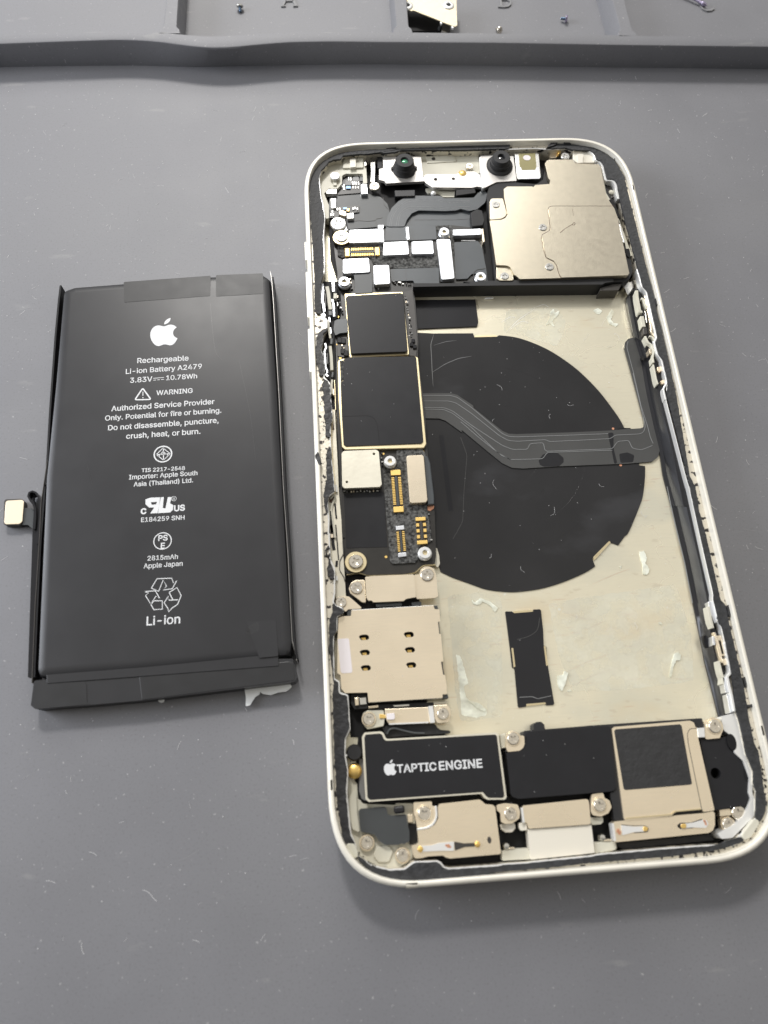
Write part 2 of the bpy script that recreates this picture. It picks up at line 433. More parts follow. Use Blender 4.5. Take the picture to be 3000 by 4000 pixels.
sc_ = link('scuff_marks', sc_, mat('pale_scuff', (.25, .25, .255), .5)); sc_['kind'] = 'stuff'; sc_['label'] = 'faint pale scuff marks on the grey mat'; sc_['category'] = 'scuff'
lint = link('lint', mb, X['lint']); lint['kind'] = 'stuff'; lint['label'] = 'pale dust specks and short lint fibres on the grey mat'; lint['category'] = 'lint'

# ================================================================ LETTERING
GLY = json.loads('''{"!":[98,[[34,80,32,254,66,254,64,80],[49,-2,43,-1,38,1,33,4,29,9,27,15,26,20,27,26,29,32,33,37,38,40,43,42,49,43,55,42,60,40,65,37,69,32,71,26,72,20,71,15,69,9,65,4,60,1,55,-1]]],"(":[136,[[45,103,45,122,47,142,50,162,55,182,60,202,66,221,73,239,80,255,88,270,118,270,110,252,102,233,95,214,90,195,85,176,81,157,78,138,76,120,76,103,76,88,78,73,80,57,84,41,88,25,94,8,101,-10,109,-28,118,-48,88,-48,75,-23,64,2,56,27,49,53,46,78]]],")":[136,[[19,-48,28,-28,36,-9,43,9,49,26,53,42,57,58,59,73,60,88,61,103,60,120,59,138,56,157,52,176,47,195,41,214,35,233,27,252,19,270,48,270,56,255,64,239,71,221,77,202,82,182,86,162,90,142,91,122,92,103,91,78,87,52,81,27,72,1,61,-24,48,-48]]],",":[94,[[19,-60,34,36,68,36,42,-60]]],"-":[226,[[168,122,168,94,57,94,57,122]]],".":[94,[[48,-2,42,-1,36,1,31,4,28,9,26,15,25,20,26,27,28,32,31,37,36,40,42,43,48,43,54,43,59,40,64,37,68,32,70,27,71,20,70,15,68,9,64,4,59,1,54,-1]]],"0":[226,[[113,-3,95,-2,79,3,65,12,53,24,42,39,34,57,29,77,25,101,24,127,25,153,29,177,35,197,43,215,53,230,65,242,79,251,95,256,113,258,131,256,147,251,161,242,174,230,184,215,192,197,198,177,201,153,203,127,201,101,198,77,192,57,184,39,174,24,162,12,147,3,131,-2],[113,25,125,26,136,30,145,37,153,46,160,58,165,72,169,88,171,107,172,127,171,148,169,166,165,182,160,197,153,208,145,218,136,224,125,228,113,230,101,228,91,224,82,218,73,208,67,197,62,182,58,166,55,148,55,127,55,107,58,88,62,72,67,58,73,46,82,37,91,30,101,26]]],"1":[226,[[38,0,38,27,195,27,195,0],[138,254,138,0,106,0,106,224,105,224,43,179,43,213,99,254]]],"2":[226,[[32,0,32,24,117,114,126,124,134,133,141,141,147,149,152,156,155,163,158,170,160,178,160,186,159,194,157,202,154,209,149,215,143,220,137,224,129,227,121,229,112,230,102,229,94,227,86,224,79,219,74,213,69,207,66,199,64,190,64,181,33,181,34,196,37,209,43,221,51,232,60,241,72,248,84,253,98,257,112,258,127,257,141,254,153,248,164,241,173,233,181,223,186,211,189,199,191,186,190,177,188,168,185,159,181,150,175,140,168,129,159,118,147,105,133,90,76,30,76,28,195,28,195,0]]],"3":[226,[[109,-3,94,-2,80,0,66,5,54,11,44,19,35,29,28,40,24,52,22,66,55,66,56,58,59,50,63,44,69,38,75,33,83,30,91,27,100,25,109,25,119,26,129,27,138,30,145,35,152,40,157,46,161,54,164,63,165,72,164,81,162,90,158,98,153,105,146,112,137,117,127,121,115,123,101,124,78,124,78,150,144,224,144,226,35,226,35,254,186,254,186,230,106,139,106,144,124,145,140,143,154,138,167,131,177,122,185,111,192,99,195,86,196,72,195,58,191,45,185,33,177,22,166,13,154,6,141,1,125,-2]]],"4":[226,[[20,53,20,79,123,254,155,254,54,83,54,81,207,81,207,53],[141,0,141,61,141,73,141,159,171,159,171,0]]],"5":[226,[[111,-3,96,-2,82,1,70,6,59,12,49,20,41,30,35,41,32,53,30,65,61,65,62,58,65,51,69,44,74,39,80,34,87,30,94,27,102,26,111,25,120,26,130,28,138,32,146,38,152,44,157,52,161,61,163,71,164,81,163,92,161,101,157,111,151,119,145,125,137,131,129,135,119,138,109,138,100,138,92,137,84,134,76,131,69,127,64,123,34,126,48,254,183,254,183,226,75,226,67,151,68,151,74,155,81,159,89,162,97,165,106,166,115,167,126,166,137,164,147,160,156,156,165,150,172,143,179,134,185,125,189,116,193,105,195,94,195,82,194,66,191,51,184,38,176,26,166,16,154,8,141,1,126,-2]]],"7":[226,[[48,0,162,224,162,226,31,226,31,254,195,254,195,224,82,0]]],"8":[226,[[113,-3,97,-2,82,1,68,6,56,13,45,21,37,31,31,42,27,54,26,68,27,78,29,88,33,98,37,106,43,114,51,121,58,126,67,130,76,132,76,133,65,138,55,145,46,154,40,165,36,177,35,190,36,203,40,214,45,225,53,234,62,242,73,249,85,254,99,257,113,258,128,257,141,254,153,249,164,242,173,234,181,225,186,214,190,203,191,190,190,177,186,165,180,154,171,145,162,138,150,133,150,132,159,130,168,126,176,121,183,114,189,106,194,98,197,88,200,78,200,68,199,54,195,42,189,31,181,21,171,13,158,6,145,1,130,-2],[113,25,124,25,134,27,142,30,150,34,156,40,161,46,165,53,168,61,168,69,168,78,165,87,161,94,156,101,149,107,141,111,133,115,123,117,113,118,103,117,93,115,85,111,77,107,70,101,65,94,61,87,58,78,58,69,58,61,61,53,64,46,70,40,76,34,84,30,92,27,102,25],[113,145,122,145,130,147,137,150,144,154,149,159,154,165,157,172,159,180,160,188,159,196,157,203,154,210,149,216,144,221,138,225,130,228,122,229,113,230,104,229,96,228,89,225,82,221,77,216,72,210,69,203,67,196,66,188,67,180,69,172,72,165,77,159,82,154,89,150,96,147,104,145]]],"9":[226,[[113,258,128,257,142,253,155,247,166,239,176,229,184,217,190,204,193,189,194,173,194,161,191,148,186,135,180,120,170,103,158,84,100,0,65,0,151,124,154,124,151,119,148,115,144,111,139,107,134,104,128,101,122,99,116,98,109,97,94,98,81,102,69,107,58,114,49,124,41,134,36,147,33,161,32,176,33,191,36,205,42,218,50,230,60,239,71,247,84,253,98,257],[113,230,104,229,95,227,87,223,80,218,74,211,69,204,66,195,63,186,63,176,63,166,66,156,69,148,74,140,80,134,87,129,95,125,104,122,113,122,123,122,131,125,139,129,146,134,152,140,157,147,161,156,163,165,164,175,163,185,161,195,157,204,152,211,146,218,139,223,131,227,123,229]]],":":[94,[[48,-2,42,-1,36,1,31,4,28,9,26,15,25,20,26,27,28,32,31,37,36,40,42,43,48,43,54,43,59,40,64,37,68,32,70,27,71,20,70,15,68,9,64,4,59,1,54,-1],[48,135,42,136,36,138,31,142,28,147,26,152,25,158,26,164,28,170,31,174,36,178,42,180,48,181,54,180,59,178,64,174,68,170,70,164,71,158,70,152,68,147,64,142,59,138,54,136]]],"A":[240,[[8,0,101,254,138,254,231,0,198,0,144,151,140,161,136,173,132,186,127,201,122,219,116,239,123,239,117,219,111,201,106,185,102,172,98,161,95,151,43,0],[55,71,55,99,185,99,185,71]]],"B":[228,[[30,0,30,254,121,254,137,253,152,250,164,245,175,239,184,230,190,221,195,210,198,199,199,187,198,177,197,168,193,160,189,153,184,148,178,143,172,139,165,136,157,133,157,131,166,130,174,127,182,123,189,117,196,110,201,102,205,92,208,81,209,68,208,56,205,44,200,33,193,24,184,16,172,9,158,4,142,1,123,0],[62,29,122,29,140,30,154,34,165,40,172,48,176,58,178,68,177,77,175,85,171,92,166,99,160,104,153,109,144,113,135,115,124,115,62,115],[62,143,119,143,128,143,136,145,144,148,151,152,157,157,162,163,165,170,167,178,168,186,167,197,163,206,156,214,147,221,135,225,120,226,62,226]]],"C":[255,[[134,-3,113,-2,93,4,75,12,59,25,46,40,35,58,27,78,22,101,20,127,22,153,27,176,35,197,46,215,59,230,75,242,93,251,113,256,134,258,146,257,158,255,170,252,181,248,191,242,201,236,210,228,217,219,224,209,229,198,234,187,236,174,204,174,202,183,199,190,195,197,190,204,185,209,179,214,172,218,165,222,158,224,150,226,142,228,134,228,119,227,105,223,92,216,80,207,71,196,62,182,57,166,53,148,52,127,53,107,57,88,63,72,71,59,80,47,92,38,105,32,119,28,134,26,142,27,150,28,158,30,165,33,172,36,179,40,185,45,190,51,195,57,199,64,202,72,204,80,236,80,234,68,229,56,224,45,217,36,210,27,201,19,192,12,181,7,170,2,159,-1,146,-3]]],"D":[251,[[109,0,48,0,48,29,107,29,127,30,144,34,159,40,171,49,182,61,189,75,195,90,198,108,200,128,198,147,195,165,190,180,182,194,172,205,160,214,145,221,129,225,110,226,47,226,47,254,113,254,136,253,157,248,176,239,192,228,206,213,217,196,225,175,229,153,231,128,229,102,224,80,217,59,206,42,192,27,175,15,156,7,134,2],[62,254,62,0,30,0,30,254]]],"E":[209,[[30,0,30,254,186,254,186,226,62,226,62,143,178,143,178,114,62,114,62,29,188,29,188,0]]],"G":[260,[[134,-3,113,-2,93,4,75,13,59,25,45,40,35,58,27,78,22,102,20,127,22,153,27,176,35,197,45,215,59,230,74,242,92,251,112,256,132,258,146,257,158,255,170,252,181,247,192,242,202,235,210,227,218,218,225,208,230,198,234,186,237,174,204,174,201,182,198,190,194,197,189,203,184,208,178,213,172,218,165,221,158,224,150,226,141,227,133,228,118,227,104,223,92,216,80,207,70,196,62,182,57,166,53,148,52,127,53,107,57,88,63,72,71,59,81,47,92,38,105,32,119,28,134,26,148,27,161,31,172,36,183,43,191,51,198,62,203,74,206,87,207,101,217,100,141,100,141,128,239,128,239,100,237,80,233,62,225,45,215,31,203,19,188,9,172,2,154,-2]]],"H":[258,[[30,0,30,254,62,254,62,144,196,144,196,254,228,254,228,0,196,0,196,116,62,116,62,0]]],"I":[150,[[16,0,16,29,59,29,59,226,16,226,16,254,135,254,135,226,91,226,91,29,135,29,135,0]]],"J":[198,[[93,-3,71,-1,53,5,38,16,26,31,19,50,17,73,17,86,49,86,49,73,50,58,54,47,61,37,70,30,80,26,93,25,105,26,115,30,124,37,131,47,135,58,136,73,136,254,168,254,168,73,166,50,159,31,147,16,132,5,113,-1]]],"L":[196,[[30,0,30,254,62,254,62,29,181,29,181,0]]],"N":[262,[[30,0,30,254,68,254,172,91,174,87,178,82,181,75,185,69,189,61,194,53,198,45,203,36,207,27,202,27,202,36,201,45,200,54,200,63,200,71,200,79,199,97,199,254,232,254,232,0,193,0,101,145,89,165,84,173,79,181,74,191,54,226,60,227,61,192,62,164,62,145,62,0]]],"O":[266,[[133,-3,112,-2,93,4,75,12,59,25,46,40,35,58,27,78,22,101,20,127,22,153,27,176,35,197,46,215,59,230,75,242,93,251,112,256,133,258,155,256,174,251,192,242,208,230,221,215,232,197,240,176,245,153,247,127,245,101,240,78,232,58,221,40,208,25,192,12,174,4,155,-2],[133,26,148,28,162,32,175,38,186,47,196,58,204,72,210,88,214,106,215,127,214,148,210,166,204,182,196,196,186,207,175,216,162,223,148,227,133,228,119,227,105,223,92,216,81,207,71,196,63,182,57,166,53,148,52,127,53,106,57,88,63,72,71,58,81,47,92,38,105,32,119,28]]],"P":[222,[[30,0,30,254,118,254,136,253,152,250,166,244,178,236,187,226,195,215,200,202,203,189,204,174,203,159,200,145,195,133,187,121,178,112,166,104,152,98,136,94,118,93,55,93,55,121,116,121,129,122,139,124,149,128,156,133,162,139,167,147,170,155,172,164,172,174,172,184,170,193,167,201,162,208,156,214,148,219,139,223,129,225,116,226,62,226,62,0]]],"R":[224,[[30,0,30,254,118,254,136,253,153,250,167,244,178,237,188,227,195,217,200,204,204,191,205,176,204,161,200,148,195,136,188,125,178,116,166,109,152,103,136,100,118,99,48,99,48,128,117,128,129,128,140,130,149,133,156,138,162,143,167,150,170,158,172,167,173,176,172,186,170,194,167,202,162,209,156,215,149,220,140,223,129,225,116,226,62,226,62,0],[177,0,115,115,151,115,214,0]]],"S":[223,[[112,-4,94,-3,78,0,64,5,51,11,41,20,32,30,25,42,21,54,19,68,52,68,54,59,57,51,62,44,68,38,75,33,83,29,92,27,102,25,112,25,123,25,133,27,143,30,151,34,159,40,165,46,169,53,172,61,173,70,172,77,170,84,166,89,161,94,155,99,148,102,140,106,132,108,122,111,92,120,72,126,56,135,43,145,34,156,28,170,26,186,27,200,31,213,37,224,46,234,57,242,69,249,83,254,97,257,114,258,130,257,145,254,158,249,170,242,180,234,189,224,195,213,199,202,200,189,169,189,166,201,160,211,151,219,140,225,127,228,112,229,102,229,92,227,84,224,76,220,70,215,64,209,61,203,58,195,58,188,58,180,61,173,65,167,71,162,78,158,85,154,92,151,99,149,106,147,132,140,140,137,148,135,156,132,164,128,172,124,179,119,186,113,192,106,197,99,201,90,203,80,204,69,203,56,199,43,193,32,185,21,174,13,162,5,147,0,130,-3]]],"T":[224,[[16,226,16,254,208,254,208,226,128,226,128,0,96,0,96,226]]],"U":[258,[[129,-4,110,-3,93,1,77,8,63,17,52,27,42,40,36,54,31,70,30,87,30,254,62,254,62,89,63,77,66,66,70,57,77,48,84,40,94,34,104,29,116,27,129,26,143,27,155,29,165,34,175,40,182,48,188,57,193,66,195,77,196,89,196,254,229,254,229,87,227,70,223,54,216,40,207,27,195,17,182,8,166,1,149,-3]]],"V":[240,[[102,0,8,254,42,254,96,103,99,94,103,82,108,69,113,53,118,35,124,15,117,15,123,36,129,54,133,69,138,82,142,94,145,103,197,254,231,254,139,0]]],"W":[343,[[78,0,8,254,41,254,82,98,84,90,86,81,88,73,93,47,95,38,97,29,98,20,95,20,96,29,98,38,100,47,102,55,104,64,106,73,112,98,153,254,190,254,231,98,233,90,235,81,237,73,243,47,245,38,247,29,249,20,244,20,246,29,248,38,249,47,251,55,253,64,255,73,261,98,302,254,335,254,265,0,228,0,184,161,181,172,178,184,176,196,173,209,170,222,168,237,175,237,172,223,170,210,167,197,165,185,162,173,159,161,115,0]]],"a":[194,[[80,-4,68,-4,57,-1,47,2,38,8,30,14,24,22,19,32,16,42,15,54,16,64,18,73,22,80,26,87,32,92,39,97,46,100,54,103,63,105,71,107,80,109,89,110,117,113,123,114,129,116,133,117,135,120,137,123,138,127,138,128,137,136,136,142,133,148,130,153,125,158,120,161,113,163,106,165,98,165,89,165,82,164,75,161,69,158,63,154,59,150,55,146,52,142,50,137,20,146,26,156,32,165,39,173,48,179,57,184,66,188,77,190,87,192,97,192,104,192,112,191,119,190,128,187,135,184,143,180,150,175,156,168,161,160,165,150,168,139,168,126,168,0,138,0,138,26,136,26,134,21,130,17,126,12,121,8,115,4,108,1,100,-2,90,-4],[85,23,96,23,106,26,114,29,121,34,127,40,132,47,135,54,137,61,138,69,138,95,136,93,133,92,130,91,125,90,121,89,116,88,100,86,88,84,81,83,74,81,67,79,61,77,56,74,52,70,48,65,47,59,46,52,46,46,48,41,51,36,55,32,59,29,65,26,71,24,78,23]]],"b":[212,[[115,-4,104,-3,94,-1,86,2,79,6,74,11,69,16,65,21,62,25,59,29,56,29,56,0,26,0,26,254,57,254,57,160,59,160,62,164,65,168,69,173,73,178,79,182,86,186,94,190,103,192,115,192,130,191,144,187,156,180,168,171,177,160,185,146,191,131,194,113,195,94,194,75,191,58,185,42,177,29,168,17,157,8,144,1,130,-3],[110,23,121,24,131,28,140,33,147,40,153,48,158,58,161,70,163,82,164,95,163,108,161,120,158,131,153,140,147,149,140,156,131,161,121,164,110,165,99,164,89,161,81,156,73,149,67,141,62,131,59,120,57,108,56,95,57,81,59,69,63,58,67,48,73,39,81,32,89,27,99,24]]],"c":[198,[[104,-4,87,-3,72,1,58,8,46,17,36,29,28,43,22,58,18,75,17,94,18,113,22,130,28,146,36,159,46,171,58,180,72,187,87,191,104,192,113,192,122,191,130,189,138,186,146,182,153,178,159,173,165,167,170,161,174,154,178,146,181,138,151,131,150,136,148,140,145,145,142,149,139,152,135,155,131,158,126,161,121,162,116,164,110,165,104,165,92,164,81,161,73,155,65,148,59,139,54,129,51,118,49,106,48,94,49,81,51,70,54,59,59,49,65,40,73,33,81,28,92,24,104,23,110,24,116,24,121,26,126,28,131,30,135,33,139,36,143,40,146,44,148,49,150,54,152,59,181,51,179,43,175,35,171,28,165,22,160,16,153,11,146,6,138,3,130,0,122,-2,113,-4]]],"d":[212,[[98,-4,82,-3,68,1,56,8,44,17,35,29,27,42,22,58,18,75,17,94,18,113,22,131,27,146,35,160,45,171,56,180,69,187,83,191,98,192,109,192,118,190,126,186,133,182,139,178,144,173,147,168,151,164,153,160,155,160,155,254,186,254,186,0,156,0,156,29,153,29,151,25,147,21,143,16,139,11,133,6,126,2,118,-1,109,-3],[102,23,113,24,123,27,132,32,139,39,145,48,150,58,153,69,155,81,156,95,155,108,153,120,150,131,145,141,139,149,132,156,123,161,113,164,102,165,91,164,81,161,72,156,65,149,59,140,54,131,51,120,49,108,48,95,49,82,51,70,54,58,59,48,65,40,73,33,81,28,91,24]]],"e":[202,[[106,-4,88,-3,73,1,58,8,46,17,36,29,28,42,22,58,18,75,17,93,18,112,22,129,28,145,36,159,46,170,58,180,71,187,86,191,103,192,113,192,123,190,133,187,142,183,151,177,160,170,167,162,173,152,179,141,182,128,185,113,186,97,186,85,37,85,37,110,169,110,155,101,154,113,152,124,149,134,144,143,138,151,131,157,123,161,113,164,103,165,92,164,82,161,73,157,66,151,59,143,54,135,51,125,49,116,48,105,48,89,49,75,51,64,55,53,61,44,67,37,76,31,85,26,95,24,106,23,114,23,120,25,127,26,133,29,138,32,143,36,147,41,150,47,153,53,182,45,179,36,174,27,168,20,160,13,151,7,141,2,130,-1,119,-3]]],"f":[127,[[114,190,114,164,3,164,3,190],[40,0,40,216,41,226,44,235,48,243,53,250,60,255,68,259,76,262,85,264,94,265,100,265,106,264,111,263,115,262,119,261,121,260,114,234,107,236,105,237,101,237,97,237,89,236,82,234,77,230,74,225,72,218,71,209,71,0]]],"g":[212,[[103,-75,90,-75,78,-73,67,-70,57,-66,49,-61,41,-55,35,-49,30,-42,25,-35,51,-20,54,-24,57,-29,61,-33,65,-37,71,-41,77,-44,85,-47,93,-48,103,-49,118,-47,130,-44,141,-38,149,-29,154,-17,156,-3,156,34,153,34,150,30,147,26,143,21,139,16,133,12,126,8,118,5,109,3,97,2,83,4,69,7,56,13,45,22,35,32,28,45,22,60,18,77,17,96,18,114,22,131,27,147,35,160,45,171,56,180,69,187,83,191,98,192,109,192,119,190,127,186,134,182,139,178,144,173,148,168,151,164,154,159,157,159,157,190,186,190,186,-4,185,-20,181,-33,175,-45,167,-54,157,-62,145,-68,132,-72,118,-74],[102,30,113,30,123,33,132,38,139,44,145,51,150,61,153,71,156,83,156,96,156,109,153,121,150,132,145,141,139,150,132,156,123,161,114,164,102,165,91,164,81,161,73,156,65,149,59,141,54,131,51,120,49,109,48,96,49,84,51,72,54,61,59,52,65,44,73,38,81,33,91,30]]],"h":[205,[[57,113,57,0,26,0,26,254,57,254,57,144,51,144,58,159,66,172,76,181,87,187,100,191,114,192,126,191,137,189,148,184,157,178,164,170,170,160,175,149,178,135,179,120,179,0,148,0,148,118,147,131,143,143,136,152,128,159,117,163,105,165,96,164,88,162,80,159,74,154,68,148,63,141,60,133,58,124]]],"i":[83,[[26,0,26,190,57,190,57,0],[42,221,36,222,31,224,27,227,23,231,21,236,21,242,21,247,23,252,27,256,31,259,36,261,42,262,47,261,52,259,57,256,60,252,62,247,63,242,62,236,60,231,57,227,52,224,47,222]]],"l":[94,[[70,-1,56,0,45,4,37,10,31,19,27,29,26,42,26,254,57,254,57,49,57,42,58,35,60,31,63,28,67,27,73,26,80,26,85,27,90,1,81,0,77,-1,73,-1]]],"m":[305,[[26,0,26,190,56,190,56,148,54,148,57,157,61,166,66,173,72,179,79,184,86,188,94,191,102,193,110,193,123,192,134,187,144,180,151,171,157,160,160,147,156,147,159,156,163,164,169,172,175,178,182,183,190,187,199,191,208,192,218,193,229,192,239,190,249,186,257,180,264,173,270,164,275,154,278,141,278,128,278,0,248,0,248,127,247,139,243,149,236,156,228,161,219,164,209,165,201,165,194,163,187,160,181,156,177,151,173,145,170,139,168,131,168,124,168,0,137,0,137,130,136,140,132,148,126,156,119,161,110,164,100,165,92,165,85,163,79,160,73,156,67,151,63,145,60,137,58,129,57,119,57,0]]],"n":[205,[[57,113,57,0,26,0,26,190,56,190,56,144,51,144,58,159,66,172,76,181,87,187,100,191,114,192,126,191,137,189,147,184,156,178,164,170,170,160,175,149,178,135,179,120,179,0,148,0,148,118,147,131,143,143,136,152,128,159,117,163,105,165,96,164,88,162,80,159,74,154,68,148,63,141,60,133,58,124]]],"o":[207,[[104,-4,87,-3,72,1,58,8,46,17,36,29,28,43,22,58,18,75,17,94,18,113,22,130,28,146,36,159,46,171,58,180,72,187,87,191,104,192,120,191,136,187,149,180,161,171,171,159,180,146,186,130,189,113,191,94,189,75,186,58,180,43,171,29,161,17,149,8,136,1,120,-3],[104,23,116,24,126,28,135,33,143,40,149,49,154,59,157,70,159,81,160,94,159,106,157,118,154,129,149,139,143,148,135,155,126,161,116,164,104,165,92,164,81,161,73,155,65,148,59,139,54,129,51,118,49,106,48,94,49,81,51,70,54,59,59,49,65,40,73,33,81,28,92,24]]],"p":[212,[[26,-71,26,190,56,190,56,160,59,160,62,164,65,168,69,173,73,178,79,182,86,186,94,190,103,192,115,192,130,191,144,187,156,180,168,171,177,160,185,146,191,131,194,113,195,94,194,75,191,58,185,42,177,29,168,17,157,8,144,1,130,-3,115,-4,104,-3,94,-1,86,2,79,6,74,11,69,16,65,21,62,25,59,29,57,29,57,-71],[110,23,121,24,131,28,140,33,147,40,153,48,158,58,161,70,163,82,164,95,163,108,161,120,158,131,153,140,147,149,140,156,131,161,121,164,110,165,99,164,89,161,81,156,73,149,67,141,62,131,59,120,57,108,56,95,57,81,59,69,63,58,67,48,73,39,81,32,89,27,99,24]]],"r":[129,[[26,0,26,190,56,190,56,160,58,160,62,169,68,177,76,184,85,188,96,191,107,192,115,192,122,192,122,161,115,162,111,163,107,163,103,163,95,162,87,160,80,157,73,153,67,148,63,142,60,135,58,127,57,118,57,0]]],"s":[182,[[91,-4,78,-3,67,-2,56,2,46,6,38,12,31,19,25,27,21,37,18,47,47,53,50,44,55,36,62,30,70,26,80,24,91,23,103,24,113,26,122,31,129,37,133,44,134,51,133,58,131,63,127,68,122,72,115,75,106,78,75,85,59,90,46,96,36,104,29,113,25,124,23,137,24,147,27,157,33,166,39,173,48,180,58,185,69,189,81,191,94,192,106,192,117,190,127,186,136,182,143,176,149,170,155,162,159,154,162,145,134,139,131,146,127,152,121,158,114,163,105,165,94,166,83,165,74,163,65,158,59,153,56,146,54,139,55,132,58,126,62,122,68,118,76,114,86,111,115,105,131,100,143,93,153,86,160,76,164,66,166,53,165,43,161,33,156,24,149,16,140,9,130,3,118,-1,105,-3]]],"t":[114,[[102,190,102,164,3,164,3,190],[32,236,63,236,63,49,64,41,65,35,68,31,72,27,78,26,85,25,93,26,101,27,107,1,103,0,100,-1,96,-1,92,-2,88,-2,84,-2,69,-1,56,4,46,11,38,20,34,32,32,46]]],"u":[205,[[91,-3,79,-2,68,1,57,5,48,12,41,20,35,29,30,41,27,54,26,69,26,190,57,190,57,72,58,58,62,47,68,37,77,31,88,26,100,25,109,26,117,28,125,31,131,36,137,41,142,48,145,57,147,66,148,76,148,190,179,190,179,0,149,0,149,46,154,46,147,30,139,18,129,8,117,2,105,-1]]],"v":[194,[[81,0,9,190,42,190,83,78,87,66,90,55,93,43,97,32,100,21,103,10,92,10,95,21,98,32,101,43,105,55,108,66,112,78,152,190,186,190,113,0]]],"y":[194,[[24,-69,31,-43,36,-44,41,-45,47,-45,52,-44,57,-43,61,-41,65,-37,69,-32,72,-26,75,-18,81,-1,9,190,42,190,83,78,87,66,90,55,93,43,96,32,100,21,103,10,92,10,95,21,98,32,101,43,104,55,108,66,112,78,153,190,186,190,102,-29,98,-38,93,-47,88,-54,83,-59,76,-64,70,-68,62,-70,54,-72,46,-73,41,-72,36,-72,32,-72,29,-71,26,-70]]],"z":[190,[[21,0,21,23,127,160,127,161,24,161,24,190,166,190,166,165,63,30,63,28,169,28,169,0]]]," ":[94,[]]}''')
def text_polys(s, track=0):
    x = 0; out = []
    for ch in s:
        adv, cs = GLY[ch]
        g = [[(c[i] + x, c[i + 1]) for i in range(0, len(c), 2)] for c in cs]
        if g: out.append(g)
        x += adv + track
    return out, x - track
def put_text(mb, s, p0, p1, z, bold=0, hscale=1, th=.02, m=0, flipx=False, lead=0):
    """p0,p1: baseline ends in mm"""
    polys, W = text_polys(s); xs_ = [q[0] for g in polys for c in g for q in c]; x0, x1 = min(xs_), max(xs_)
    P0, P1 = Vector(p0), Vector(p1); d = (P1 - P0); k = d.length / (x1 - x0); u = d.normalized(); v = Vector((-u.y, u.x))
    for g in polys:
        loops = []
        for c in g:
            q = []
            for x, y in c:
                w_ = P0 + u * ((x - x0) * k) + v * (y * k * hscale); q.append((w_.x, w_.y))
            loops.append(q)
        if bold:
            nl = []
            big = max(loops, key=lambda l: abs(area(l)))
            for l in loops:
                inside = l is not big and _inside(l[0], big)
                ccw = l if area(l) > 0 else l[::-1]
                nl.append(offset(ccw, -bold * .15 if inside else bold))
            loops = nl
        extra, fs = tess(loops); flat = [q for l in loops for q in l] + extra
        mb.add([(a, b, z + th) for a, b in flat], fs, m)
def _inside(p, poly):
    x, y = p; c = False
    for i in range(len(poly)):
        (x1, y1), (x2, y2) = poly[i - 1], poly[i]
        if (y1 > y) != (y2 > y) and x < (x2 - x1) * (y - y1) / (y2 - y1) + x1: c = not c
    return c
def sheet(mb, p, z, holes=(), m=0):
    loops = [p] + list(holes); extra, fs = tess(loops); flat = [q for l in loops for q in l] + extra
    mb.add([(a, b, z) for a, b in flat], fs, m)
def bz(pts, n=6):   # chain of cubic segments: P0,C,C,P1,C,C,P2...
    out = []
    for i in range(0, len(pts) - 1, 3):
        a, b, c, d = [Vector(p) for p in pts[i:i + 4]]
        for k in range(n):
            t = k / n; q = a * (1 - t) ** 3 + b * 3 * t * (1 - t) ** 2 + c * 3 * t * t * (1 - t) + d * t ** 3; out.append((q.x, q.y))
    return out
FRUIT = bz([(50, 78), (42, 78), (36, 84), (25, 84), (10, 84), (-4, 68), (-4, 43), (-4, 18), (13, -10), (28, -10), (37, -10), (42, -4), (51, -4), (60, -4), (64, -10), (74, -10), (86, -10), (96, 8), (100, 20), (90, 24), (83, 33), (83, 45), (83, 56), (89, 64), (97, 69), (91, 79), (81, 84), (71, 84), (62, 84), (57, 78), (50, 78)])
LEAF = bz([(49, 87), (48, 100), (60, 113), (74, 115), (75, 101), (63, 87), (49, 87)])
def put_fruit(mb, c, u, h, z, m=0):
    u = Vector(u).normalized(); v = Vector((-u.y, u.x)); k = h / 125
    for L_ in (FRUIT, LEAF):
        sheet(mb, [tuple(Vector(c) + u * ((x - 48) * k) + v * ((y - 52) * k)) for x, y in L_], z)

def openfil2(p): return spline(p, 5)
# ================================================================ THE BATTERY
BZ = 3.6
bat = empty('phone_battery', (-63, 0, 0), 'black lithium battery with white printing lying left of the opened phone', 'battery')
pouch = [('K', [(336, 182), (400, 160), (1143, 103), (1420, 93), (1460, 118)]), ('K', [(1500, 700), (1530, 1244)]), ('L', [(1562, 600), (1583, 915), (1572, 985)]), ('L', [(800, 1062), (250, 1105), (205, 1100), (192, 1060)]), ('L', [(240, 20)]), ('K', [(290, 700)])]
raw = tr(pouch, BZ); raw = raw if area(raw) > 0 else raw[::-1]
Rg = lambda d: fil(offset(raw, -d), max(.4, 1.2 - d * .3), 5)
top = Rg(0); n0 = MB(); o_in = Rg(1.7); o_mid = Rg(.8)
n0.loft([[(x, y, .05) for x, y in Rg(.2)], [(x, y, .35) for x, y in top], [(x, y, BZ - 1.1) for x, y in top], [(x, y, BZ - .32) for x, y in Rg(.35)], [(x, y, BZ - .09) for x, y in o_mid], [(x, y, BZ - .01) for x, y in o_in]], 0, True, True)
link('cell_pouch', n0, X['pouch'], bat, smooth=True)
part('end_fold', ('L', [(184, 1118), (465, 1096), (760, 1074), (1500, 1000), (1582, 1000), (1606, 1100), (1590, 1124), (775, 1224), (480, 1250), (190, 1271), (166, 1252)]), 3.25, .1, X['pouch'], bat, .3, .3)
for spec, zz in ((('K', [(668, 140), (1138, 106), (1135, 215), (670, 250)]), BZ), (('K', [(1166, 103), (1420, 93), (1422, 203), (1166, 218)]), BZ),
                 (('L', [(1330, 800), (1490, 790), (1503, 985), (1400, 995)]), BZ)):
    p = fil(tr(spec, zz + .03), .3)
    link('tape_patch', MB().prism(p, zz - .2, zz + .03), X['tape'] if spec[0] == 'K' else X['pouch'], bat)
